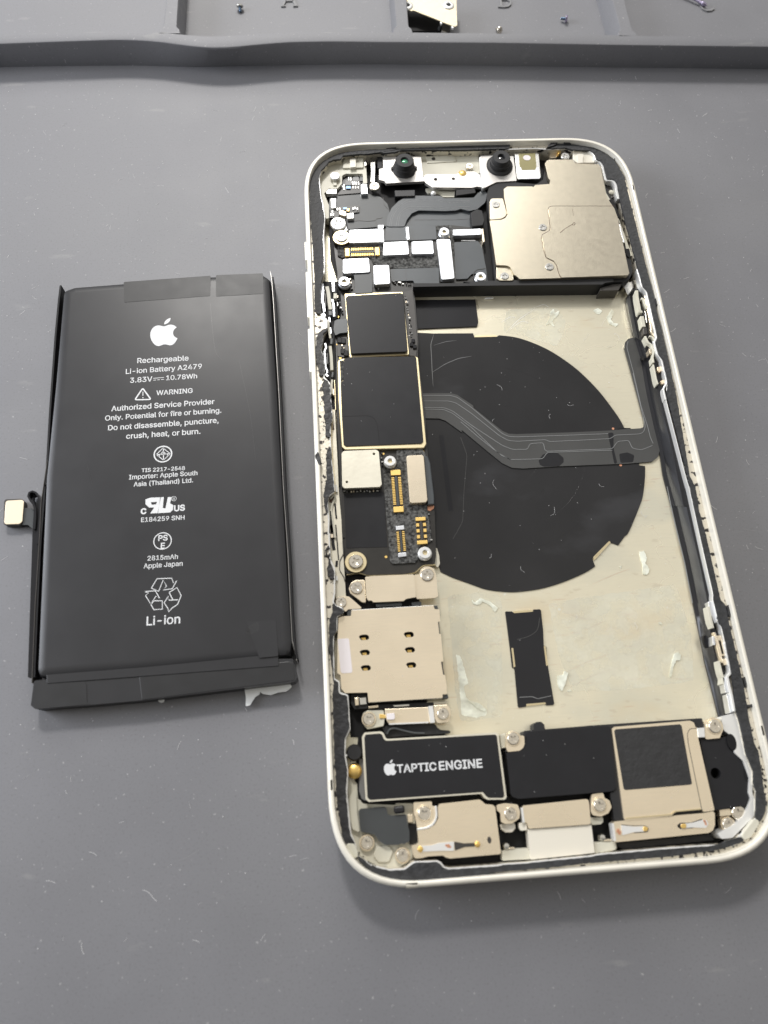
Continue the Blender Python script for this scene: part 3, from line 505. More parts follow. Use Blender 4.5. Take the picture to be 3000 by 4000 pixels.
part('fold_web', ('L', [(250, 1040), (1500, 940), (1506, 1040), (252, 1135)]), 3.4, 2.0, X['pouch'], bat, .2, .1)
for spec in (('L', [(186, 1150), (212, 1131), (452, 1124), (466, 1140), (470, 1235), (492, 1244), (194, 1272)]), ('L', [(750, 1096), (1560, 1013), (1585, 1022), (1594, 1118), (765, 1224)])):
    link('tape_patch', MB().prism(fil(tr(spec, 3.30), .3), .3, 3.30), X['tape'], bat, bev=.12)
# folded seam strips along both long sides
for nm, spec, m_, wd, zt in (('seam_edge', [('K', [(1459, 84), (1467, 125), (1477, 260), (1506, 750), (1530, 1244)]), ('L', [(1556, 450), (1568, 720), (1578, 900), (1602, 1008)])], 'seam', .085, 3.9),
                             ('seam_flap', [('K', [(1473, 112), (1485, 260), (1513, 750), (1538, 1244)]), ('L', [(1563, 450), (1575, 720), (1590, 930), (1603, 1000)])], 'void', .3, 3.9),
                             ('seam_flap', [('K', [(327, 158), (318, 230), (300, 420), (270, 830), (247, 1244)]), ('L', [(242, 60), (215, 400), (196, 800), (183, 1100)])], 'void', .35, 3.0),
                             ('seam_edge', [('K', [(256, 1100)]), ('L', [(222, 150), (214, 320), (190, 700), (172, 1130)])], 'edge', .12, 3.1)):
    mb = MB().stroke(tr(spec, zt), wd, .2, zt); link(nm, mb, X[m_], bat)
# protection board strip on the left and its connector
part('protection_strip', ('L', [(182, 205), (214, 118), (226, 170), (214, 400), (190, 780), (176, 1108), (150, 1100), (166, 600), (176, 300)]), 2.2, .2, X['blackg'], bat, .3, .1)
mb = MB().stroke([at(px('L', p), 2.8) for p in [(184, 300), (190, 240), (189, 190), (180, 165), (164, 145), (152, 122), (157, 102), (175, 95), (192, 102), (207, 122), (215, 160), (216, 215), (210, 300), (202, 380)]], .35, .3, 2.8)
flex = link('connector_flex', mb, X['blackg'], bat, smooth=True)
part('connector_flex', ('L', [(122, 184), (172, 188), (190, 210), (187, 302), (168, 292), (150, 276), (110, 276)]), 1.3, .9, X['slate2'], bat, .4, .05)
mb = MB().prism(fil(tr(('L', [(20, 150), (30, 138), (118, 136), (131, 148), (122, 262), (108, 278), (30, 278), (17, 270)]), 1.5), .4), .2, 1.5)
cp = link('connector', mb, X['edge'], bat, bev=.05)
link('connector_pad', MB().prism(fil(tr(('L', [(31, 146), (118, 141), (129, 152), (120, 258), (105, 272), (30, 274), (23, 262)]), 1.62), .5), 1.4, 1.62), mat('peach_gold_pad', (.90, .78, .58), .4, .4), cp, bev=.06)
# white adhesive tabs peeping out below
for fr_, tp, zz in (('L', [(1320, 1160), (1405, 1150), (1402, 1192), (1378, 1206), (1350, 1250), (1325, 1258), (1328, 1215)], .9), ('L', [(1404, 1150), (1560, 1130), (1578, 1150), (1545, 1176), (1500, 1182), (1462, 1196), (1420, 1190), (1404, 1180)], .7), ('L', [(826, 1205), (890, 1198), (884, 1236), (864, 1237)], .8)):
    link('adhesive_tab', MB().prism(fil(tr((fr_, tp), zz), .3), zz - .35, zz), X['scrap'], bat, bev=.1)
mb = MB()
for fr_, pts in (('K', [(1135, 250), (1160, 500), (1200, 560)]), ('K', [(1290, 560), (1350, 850), (1380, 1100)]), ('K', [(470, 1130), (500, 1240)])):
    q = openfil2(tr((fr_, pts), BZ)); mb.stroke(q, [.02] + [.05] * (len(q) - 2) + [.02], BZ - .02, BZ + .008)
for k in range(9):
    a0 = at(px('L', (1400, 850)), BZ); r0 = .35 + k * .22
    arc = [(a0[0] + r0 * math.cos(t), a0[1] + r0 * .7 * math.sin(t)) for t in [1.6 + i * .25 for i in range(9)]]
    mb.stroke(arc, .05, BZ - .02, BZ + .036)
sm_ = link('wrap_creases', mb, mat('faint_smudge', (.050, .050, .051), .3), bat); sm_['kind'] = 'stuff'
# printing
def K(x, y): return at(px('K', (x, y)), BZ)
def L(x, y): return at(px('L', (x, y)), BZ)
mb = MB()
for s, a, b, bo in (("Rechargeable", K(742, 579), K(1018, 564), .02), ("Li-ion Battery A2479", K(680, 637), K(1090, 608), .02), ("3.83V", K(703, 685), K(822, 677), .02), ("10.78Wh", K(898, 671), K(1064, 660), .02),
                ("WARNING", K(845, 752), K(1040, 739), .02), ("Authorized Service Provider", K(602, 838), K(1158, 799), .025), ("Only. Potential for fire or burning.", K(568, 889), K(1195, 846), .025),
                ("Do not disassemble, puncture,", K(584, 942), K(1180, 900), .025), ("crush, heat, or burn.", K(682, 987), K(1082, 960), .025), ("TIS 2217-2548", K(765, 1168), K(998, 1155), .02),
                ("Importer: Apple South", K(697, 1207), K(1066, 1183), .02), ("Asia (Thailand) Ltd.", L(722, 70), L(1042, 47), .02), ("E184259 SNH", L(762, 262), L(996, 248), .015),
                ("2815mAh", L(797, 470), L(960, 460), .015), ("Apple Japan", L(776, 512), L(986, 497), .015), ("Li-ion", L(792, 820), L(972, 808), .03)):
    put_text(mb, s, a, b, BZ, bo)
for a, b in ((K(828, 661), K(886, 656)),): mb.stroke([a, b], .11, BZ, BZ + .02)
for k in range(3): mb.stroke([K(828 + 21 * k, 671 - 1.6 * k), K(843 + 21 * k, 670 - 1.6 * k)], .11, BZ, BZ + .02)
link('printed_text', mb, X['print'], bat)
ub = Vector(K(1090, 608)) - Vector(K(680, 637))
mb = MB(); put_fruit(mb, K(885, 411), ub, (Vector(K(905, 338)) - Vector(K(880, 486))).length, BZ + .02); link('fruit_logo', mb, X['print'], bat)
def ring(mb, c, r, wd, z, n=36, m=0):
    sheet(mb, circ(c, r, n), z, [circ(c, r - wd, n)], m)
mb = MB(); tri = [K(771, 708), K(722, 780), K(822, 778)]
mb2 = fil(tri, .35, 3); sheet(mb, mb2, BZ + .02, [fil(offset(tri, -.26), .1, 2)])
mb.stroke([K(772, 733), K(772, 755)], .15, BZ, BZ + .02); sheet(mb, circ(K(772, 765), .11, 8), BZ + .02)
link('warning_symbol', mb, X['print'], bat)
mb = MB(); c = K(880, 1070); ring(mb, c, 1.72, .24, BZ + .02); k_ = 1.72 / 55
for pl in ([(845, 1072), (880, 1037), (920, 1068), (883, 1103), (845, 1072)], [(883, 1035), (883, 1105)], [(845, 1073), (922, 1067)], [(855, 1085), (880, 1056), (910, 1078)]): mb.stroke([K(*q) for q in pl], .17, BZ, BZ + .02)
link('certification_symbol', mb, X['print'], bat)
mb = MB(); c = L(878, 364); ring(mb, c, 1.62, .17, BZ + .02)
put_text(mb, "PS", L(856, 363), L(904, 360), BZ, .035); put_text(mb, "E", L(869, 405), L(889, 404), BZ, .035); link('certification_symbol', mb, X['print'], bat)
mb = MB()
V7 = lambda x, y: at(px('P7', (x, y)), BZ)
sheet(mb, [V7(655, 735), V7(700, 718), V7(802, 714), V7(795, 745), V7(820, 870) if False else V7(770, 865), V7(700, 868), V7(738, 812), V7(690, 812), V7(655, 780)], BZ + .02, [[V7(705, 762), V7(765, 757), V7(755, 782), V7(715, 785)]])
sheet(mb, [V7(795, 714), V7(830, 712), V7(820, 815), V7(845, 822), V7(868, 712), V7(905, 712), V7(888, 770), V7(920, 790), V7(915, 835), V7(890, 858), V7(775, 866)], BZ + .02)
put_text(mb, "c", V7(612, 874), V7(660, 870), BZ, .06); put_text(mb, "US", V7(930, 846), V7(1028, 838), BZ, .06)
ring(mb, V7(925, 727), .48, .07, BZ + .02, 20); put_text(mb, "R", V7(915, 742), V7(935, 741), BZ, .0)
link('certification_symbol', mb, X['print'], bat)
mb = MB()
for pl in ([(710, 1580), (765, 1490), (905, 1485), (920, 1530), (953, 1508), (910, 1585), (822, 1598), (855, 1560), (825, 1500), (780, 1610), (710, 1580)],
           [(645, 1612), (748, 1605), (792, 1680), (755, 1655), (705, 1732), (655, 1650), (685, 1625), (645, 1612)], [(705, 1732), (740, 1700), (815, 1700), (815, 1780), (735, 1785), (705, 1732)],
           [(880, 1620), (955, 1575), (995, 1650), (960, 1735), (910, 1768), (875, 1805), (868, 1772), (832, 1720), (875, 1655), (880, 1695), (965, 1690)], [(880, 1620), (915, 1690)]):
    mb.stroke([V7(*q) for q in pl], .15, BZ, BZ + .02)
link('recycling_symbol', mb, X['print'], bat)
# ================================================================ THE OPENED PHONE
ph = empty('opened_phone', (0, 0, 0), 'white smartphone housing without screen, its boards, cameras and brackets laid bare', 'phone')
HW, HH = 35.75, 73.35
def rrect(d, n=14):
    """rounded outline of the housing, shrunk by d"""
    L_ = max(2.0, 14.0 - d * .9); h = .69; out = []
    w_, h_ = HW - d, HH - d
    for sx, sy, flip in ((1, 1, 0), (-1, 1, 1), (-1, -1, 0), (1, -1, 1)):
        P = [(w_, h_ - L_), (w_, h_ - L_ * (1 - h)), (w_ - L_ * (1 - h), h_), (w_ - L_, h_)]
        if flip: P = P[::-1]
        for k in range(n + 1):
            t = k / n; c = [(1 - t) ** 3, 3 * t * (1 - t) ** 2, 3 * t * t * (1 - t), t ** 3]
            out.append((sx * sum(a * p[0] for a, p in zip(c, P)), sy * sum(a * p[1] for a, p in zip(c, P))))
    return out
LZ = 5.6                                                    # ledge height
mb = MB()
prof = [(1.2, .12), (.35, .3), (.05, .8), (0, 1.3), (0, 6.1), (.06, 6.55), (.25, 6.85), (.5, 6.97), (.8, 6.97), (.9, 6.9), (.98, LZ + .25), (1.05, LZ + .02)]
mb.loft([[(x, y, z) for x, y in rrect(d)] for d, z in prof], 0, True, False)
frame = link('frame', mb, X['frame'], ph, smooth=True)
link('back_glass', MB().prism(rrect(1.1), .1, .9), X['white'], ph)
# antenna breaks in the frame
for yy, sx in ((-58.0, -1), (58.5, 1), (-54.5, 1)):
    mb = MB(); pr = [(d - .012, z) for d, z in prof[2:10]]
    rr = []
    for d, z in pr: rr.append([(sx * (HW - d), yy - .75, z), (sx * (HW - d), yy + .75, z)])
    mb.loft([[a for a in r] for r in rr], 0, False)
    link('antenna_band', mb, X['white'], frame, smooth=True)
mb = MB(); rr = []
for d, z in [(d - .012, z) for d, z in prof[2:10]]: rr.append([(-24.6, -(HH - d), z), (-22.9, -(HH - d), z)])
mb.loft(rr, 0, False); link('antenna_band', mb, X['white'], frame, smooth=True)
# side buttons
for y0_, y1_ in ((48.2, 43.5), (40.6, 29.5), (26.9, 17.0)):
    c = -HW - .42
    p = fil([(c, y0_), (c, y1_), (-HW + .2, y1_), (-HW + .2, y0_)], .25)
    link('side_button', MB().prism(p, 2.2, 5.2), X['frame'], ph, bev=.12)

# inner opening of the ledge
OPEN_R = [('J', [(1330, 1300), (1380, 1225), (1500, 1090), (1548, 1050), (1545, 820)]), ('P6', [(890, 2050), (890, 1900), (790, 1650), (690, 1180), (640, 1040), (570, 470), (490, 60)]),
          ('P5', [(690, 1740), (640, 1660), (580, 1380), (590, 1320), (470, 820), (350, 280), (290, 0)]), ('P4', [(760, 2100), (780, 1960), (690, 1560), (620, 1490), (575, 1250), (600, 1170), (425, 390), (350, 310), (320, 210), (262, 0)]),
          ('b', [(655, 1640), (590, 1290), (545, 1235), (480, 1217), (378, 1222), (300, 900), (245, 825), (160, 803), (130, 700), (80, 640), (0, 602)])]
OPEN_T = [('B', [(1040, 215), (970, 195), (900, 202), (820, 207), (700, 196), (420, 205), (0, 212)]), ('A', [(1300, 212), (1000, 215), (930, 236), (830, 240)]), ('a', [(1400, 405), (1180, 432), (1050, 430), (800, 456), (760, 515), (640, 522), (560, 560), (520, 620), (440, 700), (408, 800), (425, 1000), (440, 1130), (470, 1230), (500, 1450)])]
OPEN_L = [('A', [(275, 1000), (285, 1200), (282, 1345)]), ('P1', [(320, 0), (330, 560), (440, 665), (440, 800), (370, 920), (360, 1060), (330, 1180), (390, 1350), (390, 1660), (460, 1730), (490, 1765), (500, 2000), (515, 2150)]),
          ('P2', [(440, 60), (436, 180), (408, 240), (410, 470), (430, 900), (465, 1200), (478, 1420), (362, 1525), (362, 1700), (385, 1900), (380, 2150)]),
          ('P3', [(258, 150), (262, 300), (275, 600), (345, 750), (352, 900), (352, 1180), (325, 1340), (380, 1400), (490, 1440), (498, 1530), (390, 1590), (385, 1830), (332, 1910), (325, 2150)]),
          ('F', [(132, 640), (135, 830), (182, 858), (186, 960), (262, 982), (282, 1300), (240, 1390), (235, 1560)])]
OPEN_B = [('H', [(235, 340), (262, 500), (252, 700), (270, 900), (290, 1080), (335, 1185), (350, 1280), (480, 1368), (640, 1410), (780, 1402), (870, 1338), (1085, 1330), (1120, 1345), (1150, 1385), (1200, 1400), (1659, 1368)]),
          ('I', [(150, 1478), (390, 1462), (430, 1455), (980, 1400), (1040, 1385), (1600, 1335)]), ('J', [(700, 1330), (1130, 1302)])]
opening = tr(OPEN_R + OPEN_T + OPEN_L + OPEN_B, LZ)
opening = fil(opening, .45, 3)
ledge = link('inner_ledge', MB().prism(rrect(.95), 1.0, LZ, 0, [opening]), X['shelf'], ph)
# bright rim that follows the opening
op_cl = opening + [opening[0]]
mb = MB()
segs = MB()
ring_out = offset(opening, .27) if area(opening) > 0 else offset(opening[::-1], .27)
rim_in = opening if area(opening) > 0 else opening[::-1]
K_ = len(ring_out)
def strip(mb, A, B, z):
    n = len(mb.v); mb.v += [(x, y, z) for x, y in A] + [(x, y, z) for x, y in B]
    for i in range(len(A)):
        j = (i + 1) % len(A); mb.f.append((n + i, n + j, n + len(A) + j, n + len(A) + i)); mb.m.append(0)
n_ = len(rim_in)
if len(ring_out) == n_:
    mb.loft([[(x, y, LZ - .2) for x, y in offset(rim_in, .30)], [(x, y, LZ + .14) for x, y in offset(rim_in, .27)], [(x, y, LZ + .17) for x, y in offset(rim_in, .14)], [(x, y, LZ + .12) for x, y in rim_in], [(x, y, 3.2) for x, y in offset(rim_in, .02)]], 0, True)
link('opening_rim', mb, X['bright'], ledge, smooth=True)

# ---- foam gasket in the pieces that are left of it
def wob(p, a=.10, step=.5, seed=1):
    r_ = random.Random(seed); out = []
    for i in range(len(p)):
        A_, B_ = Vector(p[i]), Vector(p[(i + 1) % len(p)]); n = max(1, int((B_ - A_).length / step))
        for k in range(n):
            q = A_.lerp(B_, k / n); out.append((q.x + r_.uniform(-a, a), q.y + r_.uniform(-a, a)))
    return out
GZ = LZ + .42
def gasket(spec, m='gasket', a=.045, seed=1, z=GZ, par=None):
    p = wob(fil(tr(spec, z), .5, 3), a, .45, seed)
    if area(p) < 0: p = p[::-1]
    mb = MB(); mb.prism(p, LZ - .05, z)
    return link('gasket', mb, X[m], par or ledge, bev=.10)
gasket([('J', [(1548, 1062), (1556, 820)]), ('P6', [(905, 2050), (905, 1900), (803, 1650), (705, 1180), (655, 1040), (585, 470), (503, 60)]),
        ('P5', [(702, 1740), (655, 1660), (592, 1380), (602, 1330), (484, 820), (362, 280), (305, 0)]), ('P4', [(772, 2140), (795, 1960), (705, 1560), (633, 1480), (590, 1250), (615, 1170), (440, 385), (365, 310), (333, 200), (278, 0)]),
        ('b', [(670, 1640), (604, 1290), (550, 1225), (480, 1205), (388, 1212), (314, 900), (250, 812), (172, 790), (142, 690), (88, 625), (0, 588)]), ('B', [(1040, 200), (970, 182), (830, 190)]),
        ('B', [(800, 160), (900, 140), (1040, 150), (1180, 172)]), ('b', [(90, 530), (200, 570), (350, 650), (520, 775), (640, 930), (760, 1140), (850, 1500)]), ('P4', [(430, 0), (560, 480), (585, 650), (700, 1100), (810, 1590), (945, 2212)]),
        ('P5', [(300, -120), (368, 0), (408, 215), (412, 300), (500, 600), (600, 1050), (680, 1400), (738, 1460), (775, 1640), (900, 2180)]), ('P6', [(610, 20), (700, 400), (738, 560), (805, 950), (825, 1100), (915, 1500), (970, 1600), (1000, 1800), (1050, 2180)]), ('J', [(1645, 900), (1640, 980), (1590, 1098)])], seed=3)
gasket([('B', [(440, 190), (0, 202)]), ('A', [(1300, 200), (1000, 203), (930, 222), (830, 230)]), ('a', [(1400, 390), (1180, 418), (1040, 417), (790, 445), (748, 503), (635, 510), (550, 548), (505, 612), (425, 695), (393, 800), (410, 1000), (425, 1130), (455, 1230), (485, 1450)]),
        ('A', [(262, 1000), (272, 1200), (270, 1345)]), ('P1', [(318, 40), (326, 545), (262, 560), (222, 490), (212, 300), (205, 0)]), ('A', [(190, 1500), (180, 1300), (170, 1100), (152, 900)]), ('a', [(262, 1500), (250, 1250), (250, 1000), (262, 810), (330, 690), (400, 600), (480, 530), (600, 462), (740, 410), (880, 380), (1200, 350)]),
        ('A', [(820, 196), (1200, 182), (1659, 160)]), ('B', [(200, 140), (445, 135), (455, 160)])], seed=4)
gasket(('P1', [(350, 830), (430, 800), (436, 815), (368, 905), (352, 1060), (324, 1180), (378, 1330), (383, 1580), (350, 1640), (300, 1590), (268, 1450), (240, 1300), (235, 1100), (245, 960), (290, 880)]), 'gasketw', .12, 5)
gasket([('P1', [(380, 1690), (440, 1715), (472, 1775), (486, 1950), (500, 2150)]), ('P2', [(425, 60), (425, 180), (398, 250), (400, 440), (376, 490), (325, 445), (312, 200), (278, 120), (318, 30)]), ('P1', [(378, 2150), (366, 1900), (350, 1790)])], 'gasketw', .18, 6)
gasket(('P2', [(372, 620), (408, 640), (420, 900), (450, 1200), (462, 1410), (355, 1505), (350, 1780), (330, 1740), (300, 1650), (288, 1480), (310, 1280), (350, 1220), (332, 1000), (332, 760)]), 'gasketw', .14, 7)
gasket(('P3', [(248, 560), (270, 600), (285, 690), (328, 780), (330, 950), (270, 950), (228, 880), (212, 750), (235, 650)]), 'gasketw', .1, 8)
gasket(('P3', [(190, 500), (175, 430), (232, 350), (262, 400), (255, 420), (232, 405), (205, 440), (205, 500), (235, 520), (262, 470), (268, 540), (215, 545)]), 'gasketw', .05, 9)
gasket(('P2', [(130, 800), (190, 705), (235, 850), (215, 960), (190, 930)]), 'gasketw', .05, 19, z=7.08)
gasket([('P3', [(322, 1345), (378, 1410), (482, 1448), (488, 1525), (378, 1580), (372, 1830), (320, 1905), (312, 2150)]), ('F', [(122, 640), (124, 835), (172, 868), (174, 975), (252, 992), (270, 1300), (228, 1385), (222, 1560)]), ('H', [(225, 340), (250, 500), (238, 700), (256, 900), (276, 1080), (322, 1180), (325, 1200), (245, 1182), (205, 1100), (172, 900), (150, 700), (132, 300), (122, 0)]),
        ('F', [(122, 1050), (112, 990), (128, 880), (100, 640), (78, 560), (82, 470), (92, 300)]), ('P3', [(238, 1850), (252, 1640), (312, 1500), (302, 1400)])], 'gasketw', .10, 10)
gasket([('H', [(345, 1300), (360, 1290), (480, 1385), (640, 1426), (785, 1418), (876, 1352), (1080, 1345), (1110, 1360), (1140, 1400), (1200, 1415), (1659, 1382)]), ('I', [(150, 1492), (390, 1478), (430, 1470), (980, 1415), (1040, 1400), (1600, 1350)]), ('J', [(700, 1345), (1130, 1316), (1200, 1302), (1290, 1262), (1400, 1230), (1440, 1262), (1400, 1290), (1200, 1350), (800, 1408), (0, 1474)]), ('I', [(600, 1515), (0, 1568)]), ('H', [(1659, 1445), (1100, 1505), (880, 1520), (640, 1500), (480, 1440), (370, 1345)])], seed=11)
# residue threads and black crumbs left on the shelf
mb = MB(); r_ = random.Random(21)
per = rrect(1.5, 20)
for _ in range(420):
    k = r_.randrange(len(per)); a_, b_ = per[k - 1], per[k]; t = r_.random()
    x = a_[0] + (b_[0] - a_[0]) * t; y = a_[1] + (b_[1] - a_[1]) * t
    if x > -30 and y < 58 and r_.random() < .35: continue
    s_ = r_.uniform(.06, .22); nx, ny = -x / HW, -y / HH
    x += nx * r_.uniform(-.35, .5); y += ny * r_.uniform(-.35, .5) * .6
    q = [(x + r_.uniform(-1, 1) * s_, y + r_.uniform(-1.6, 1.6) * s_) for _ in range(5)]
    q.sort(key=lambda v: math.atan2(v[1] - y, v[0] - x)); mb.prism(q, LZ, LZ + r_.uniform(.05, .3))
lo = link('glue_crumbs', mb, X['gasketw'], ledge); lo['kind'] = 'stuff'
for spec, m_, h_ in (([('A', [(830, 215), (940, 200), (940, 175), (850, 190)])], 'gasketw', .5), ([('B', [(790, 190), (850, 120), (900, 110), (960, 115), (1020, 150), (960, 150), (940, 130), (900, 135), (880, 160)])], 'gasketw', .7), ([('B', [(1410, 262), (1430, 255), (1445, 275), (1425, 290)])], 'gasketw', .6),
                     ([('P4', [(570, 520), (600, 470), (650, 560), (640, 620), (590, 640)])], 'gasketw', .6), ([('P6', [(800, 935), (850, 940), (900, 905), (905, 960), (850, 965), (805, 960)])], 'gasketw', .6), ([('P6', [(745, 545), (800, 520), (810, 600), (790, 680), (765, 620)])], 'gasketw', .5), ([('P5', [(755, 1480), (800, 1440), (815, 1560), (780, 1610)])], 'gasketw', .6)):
    link('glue_remnant', MB().prism(wob(tr(spec, LZ + .5), .06, .3, 5), LZ, LZ + h_), X[m_], ledge)
# ivory plugs that cross the gasket channel at the lower corners
part('corner_plug', ('H', [(240, 1190), (262, 1172), (320, 1178), (352, 1250), (352, 1300), (320, 1310), (275, 1270)]), LZ + .55, LZ - .4, X['whitec'], ledge, .3, .12)
part('corner_plug', ('J', [(1440, 1180), (1530, 1065), (1575, 1075), (1580, 1115), (1500, 1240), (1440, 1262), (1415, 1225)]), LZ + .55, LZ - .4, X['whitec'], ledge, .4, .12)

# ---- floor of the battery bay
floor = link('back_plate', MB().prism(offset(rim_in, .15), .95, 1.6), X['floor'], ph)
def st(name, spec, wd, z0, z1, m, parent, bev=0, r=.4, smooth=False):
    pts = tr(spec, z1)
    if r: pts = openfil(pts, r)
    return link(name, MB().stroke(pts, wd, z0, z1), X[m], parent, bev=bev, smooth=smooth)
def openfil(p, r, n=4):
    if len(p) < 3: return p
    out = [p[0]]
    for i in range(1, len(p) - 1):
        a, b, c = Vector(p[i - 1]), Vector(p[i]), Vector(p[i + 1]); u, v = a - b, c - b
        t = min(r, u.length * .48, v.length * .48); p0 = b + u.normalized() * t; p1 = b + v.normalized() * t
        for k in range(n + 1):
            s_ = k / n; q = p0 * (1 - s_) ** 2 + b * 2 * s_ * (1 - s_) + p1 * s_ * s_; out.append((q.x, q.y))
    return out + [p[-1]]
# charging coil film
cz = 1.78
cpoly = tr(('C', [(1100, 470), (1290, 480)]), cz) + tr(('D', [(40, 372), (88, 372), (98, 402), (262, 396)]), cz) + spline(tr(('D', [(275, 386), (400, 402), (530, 445), (660, 508), (800, 603), (900, 690), (1000, 795), (1085, 905), (1150, 1000), (1200, 1100), (1240, 1180), (1285, 1290)]), cz)) + tr(('D', [(1285, 1323), (1326, 1327)]), cz)
cpoly += spline(tr([('D', [(1328, 1345), (1326, 1420), (1312, 1540), (1285, 1625)]), ('G', [(925, -40), (895, -5), (855, 50)])], cz)) + tr(('G', [(820, 36), (798, 30), (745, 85), (688, 135), (697, 165)]), cz)
cpoly += spline(tr([('G', [(706, 186), (650, 222), (560, 264), (450, 305), (340, 334), (200, 352), (100, 350), (0, 336)]), ('E', [(1560, 1395), (1450, 1355), (1340, 1315), (1235, 1265)])], cz)) + tr(('E', [(1200, 1150), (1150, 700)]), cz)
coil = link('charging_coil', MB().prism(cpoly, 1.6, cz), [X['coil']], ph, bev=.05)
cc_ = at(px('D', (250, 1180)), cz)
for r0, r1 in ((21.5, 17.5), (12.5, 9.0)):
    a0, a1 = math.radians(-75), math.radians(78)
    arc = [(cc_[0] + math.cos(a0 + (a1 - a0) * k / 40) * (r0 + r1) / 2, cc_[1] + math.sin(a0 + (a1 - a0) * k / 40) * (r0 + r1) / 2) for k in range(41)]
    link('coil_winding', MB().stroke(arc, r0 - r1, 1.7, 1.792 if r0 > 15 else 1.789), X['coil'], coil, bev=.006)
part('charging_coil', ('D', [(1128, 1052), (1222, 1054), (1225, 1064), (1130, 1066)]), 1.80, 1.7, X['void'], coil, 0, 0)
part('coil_clip', ('G', [(692, 126), (795, 22), (806, 30), (706, 140), (696, 145)]), 1.86, 1.6, X['goldd'], coil, .1, 0)
part('coil_clip', ('D', [(100, 388), (240, 384), (262, 387), (258, 397), (104, 400)]), 1.86, 1.6, X['goldd'], coil, .1, 0)
for q in ((1097, 1058), (1152, 1321)): link('solder_dot', MB().prism(circ(at(px('D', q), 1.9), .24, 12), 1.6, 1.86), X['copper'], coil)
# wrinkles of the film
for pts, wd in (([(1290, 490), (1262, 580), (1270, 700), (1275, 830), (1285, 970)], .10), ([(1275, 840), (1400, 760), (1520, 710), (1640, 690)], .09), ([(1290, 590), (1400, 555), (1500, 545)], .07)):
    st('film_crease', ('C', pts), [wd * .3] + [wd] * (len(openfil(tr(('C', pts), 1.8), .6)) - 2) + [wd * .3], 1.7, 1.805, 'flexl', coil, 0, .6)
st('film_crease', ('E', [(1420, 20), (1480, 180), (1450, 540), (1440, 800), (1350, 960)]), .08, 1.7, 1.80, 'flexg', coil, 0, .8)
st('film_crease', ('E', [(1240, 0), (1280, 300), (1330, 700)]), .9, 1.7, 1.792, 'blackg', coil, 0, .8)
# flex ribbon crossing the coil and climbing the right wall
flexpts = [('C', [(1150, 1035), (1450, 1033), (1510, 1050), (1659, 1150)]), ('D', [(90, 908), (300, 1075), (345, 1095), (400, 1098), (800, 1085), (1060, 1073), (1180, 1063), (1296, 1056), (1317, 1045), (1318, 1000), (1225, 650), (1177, 480), (1180, 440), (1205, 412), (1243, 402), (1290, 440), (1385, 800), (1432, 1220), (1420, 1262), (1380, 1295), (1200, 1311), (700, 1330), (450, 1346), (370, 1341), (300, 1308), (200, 1228), (0, 1062)]), ('C', [(1560, 1402), (1400, 1288), (1340, 1267), (1160, 1265)])]
ribbon = part('coil_flex_ribbon', flexpts, 2.0, 1.75, X['flexg'], ph, .5, .04)
for pts in ([('C', [(1150, 1055), (1440, 1053), (1510, 1072), (1640, 1165)]), ('D', [(300, 1095), (345, 1115), (400, 1118), (800, 1105), (1060, 1095)])], [('C', [(1150, 1105), (1430, 1105), (1500, 1125), (1640, 1220)]), ('D', [(280, 1110), (345, 1145), (410, 1150), (610, 1138), (640, 1152), (860, 1142), (1080, 1130), (1110, 1105), (1290, 1097), (1318, 1080), (1330, 1040), (1320, 1000), (1240, 660)])],
            [('C', [(1150, 1165), (1390, 1168), (1470, 1200), (1640, 1330)]), ('D', [(300, 1180), (370, 1208), (480, 1208), (498, 1166), (595, 1160), (605, 1210), (620, 1222), (800, 1215), (1090, 1204), (1130, 1150), (1210, 1143), (1235, 1200), (1300, 1212), (1380, 1180)])], [('C', [(1150, 1180), (1380, 1184), (1460, 1216), (1640, 1350)]), ('D', [(270, 1235), (360, 1282), (590, 1276), (622, 1230), (1090, 1214)])],
            [('D', [(0, 1010), (140, 1130), (290, 1250), (360, 1280)])], [('D', [(1205, 430), (1195, 470), (1245, 660), (1300, 900), (1345, 1040), (1365, 1120), (1385, 1165)])]):
    st('trace_ridge', pts, .105, 1.9, 2.05, 'flexl', ribbon, 0, .5)
for sp_ in ([(560, 1290), (590, 1245), (640, 1228), (700, 1235), (740, 1270), (740, 1300), (710, 1328), (600, 1333), (570, 1320)], [(1060, 1090), (1100, 1085), (1100, 1200), (1125, 1300), (1118, 1312), (1105, 1310), (1085, 1210), (1070, 1150)], [(1140, 1240), (1200, 1230), (1250, 1250), (1240, 1300), (1150, 1305)]):
    part('dark_patch', ('D', sp_), 2.015, 1.9, X['black'], ribbon, .4, 0)
# black strip with slope at the right wall
lo_ = tr([('D', [(1190, 135), (1212, 250), (1240, 395), (1290, 560), (1330, 800), (1385, 1050), (1430, 1230), (1455, 1400), (1520, 1640)]), ('P5', [(20, 0), (120, 440), (240, 950), (340, 1450), (430, 1900), (490, 2212)]), ('P6', [(230, 460), (320, 820), (395, 1120)])], 1.85)
hi_ = tr([('D', [(1262, 60), (1290, 220), (1330, 400), (1385, 560), (1425, 780), (1470, 1000), (1520, 1200), (1560, 1400), (1610, 1640)]), ('P5', [(200, 0), (300, 440), (420, 950), (520, 1450), (560, 1900), (640, 2212)]), ('P6', [(430, 460), (500, 820), (560, 1070)])], 4.4)
def eq(L_, n=60):
    P = [Vector(q) for q in L_]; d = [0]
    for a, b in zip(P, P[1:]): d.append(d[-1] + (b - a).length)
    return [(float(np.interp(t, d, [q.x for q in P])), float(np.interp(t, d, [q.y for q in P]))) for t in np.linspace(0, d[-1], n)]
lo_, hi_ = eq(lo_), eq(hi_)
mb = MB(); mid = [((a[0] * .45 + b[0] * .55), (a[1] * .45 + b[1] * .55)) for a, b in zip(lo_, hi_)]
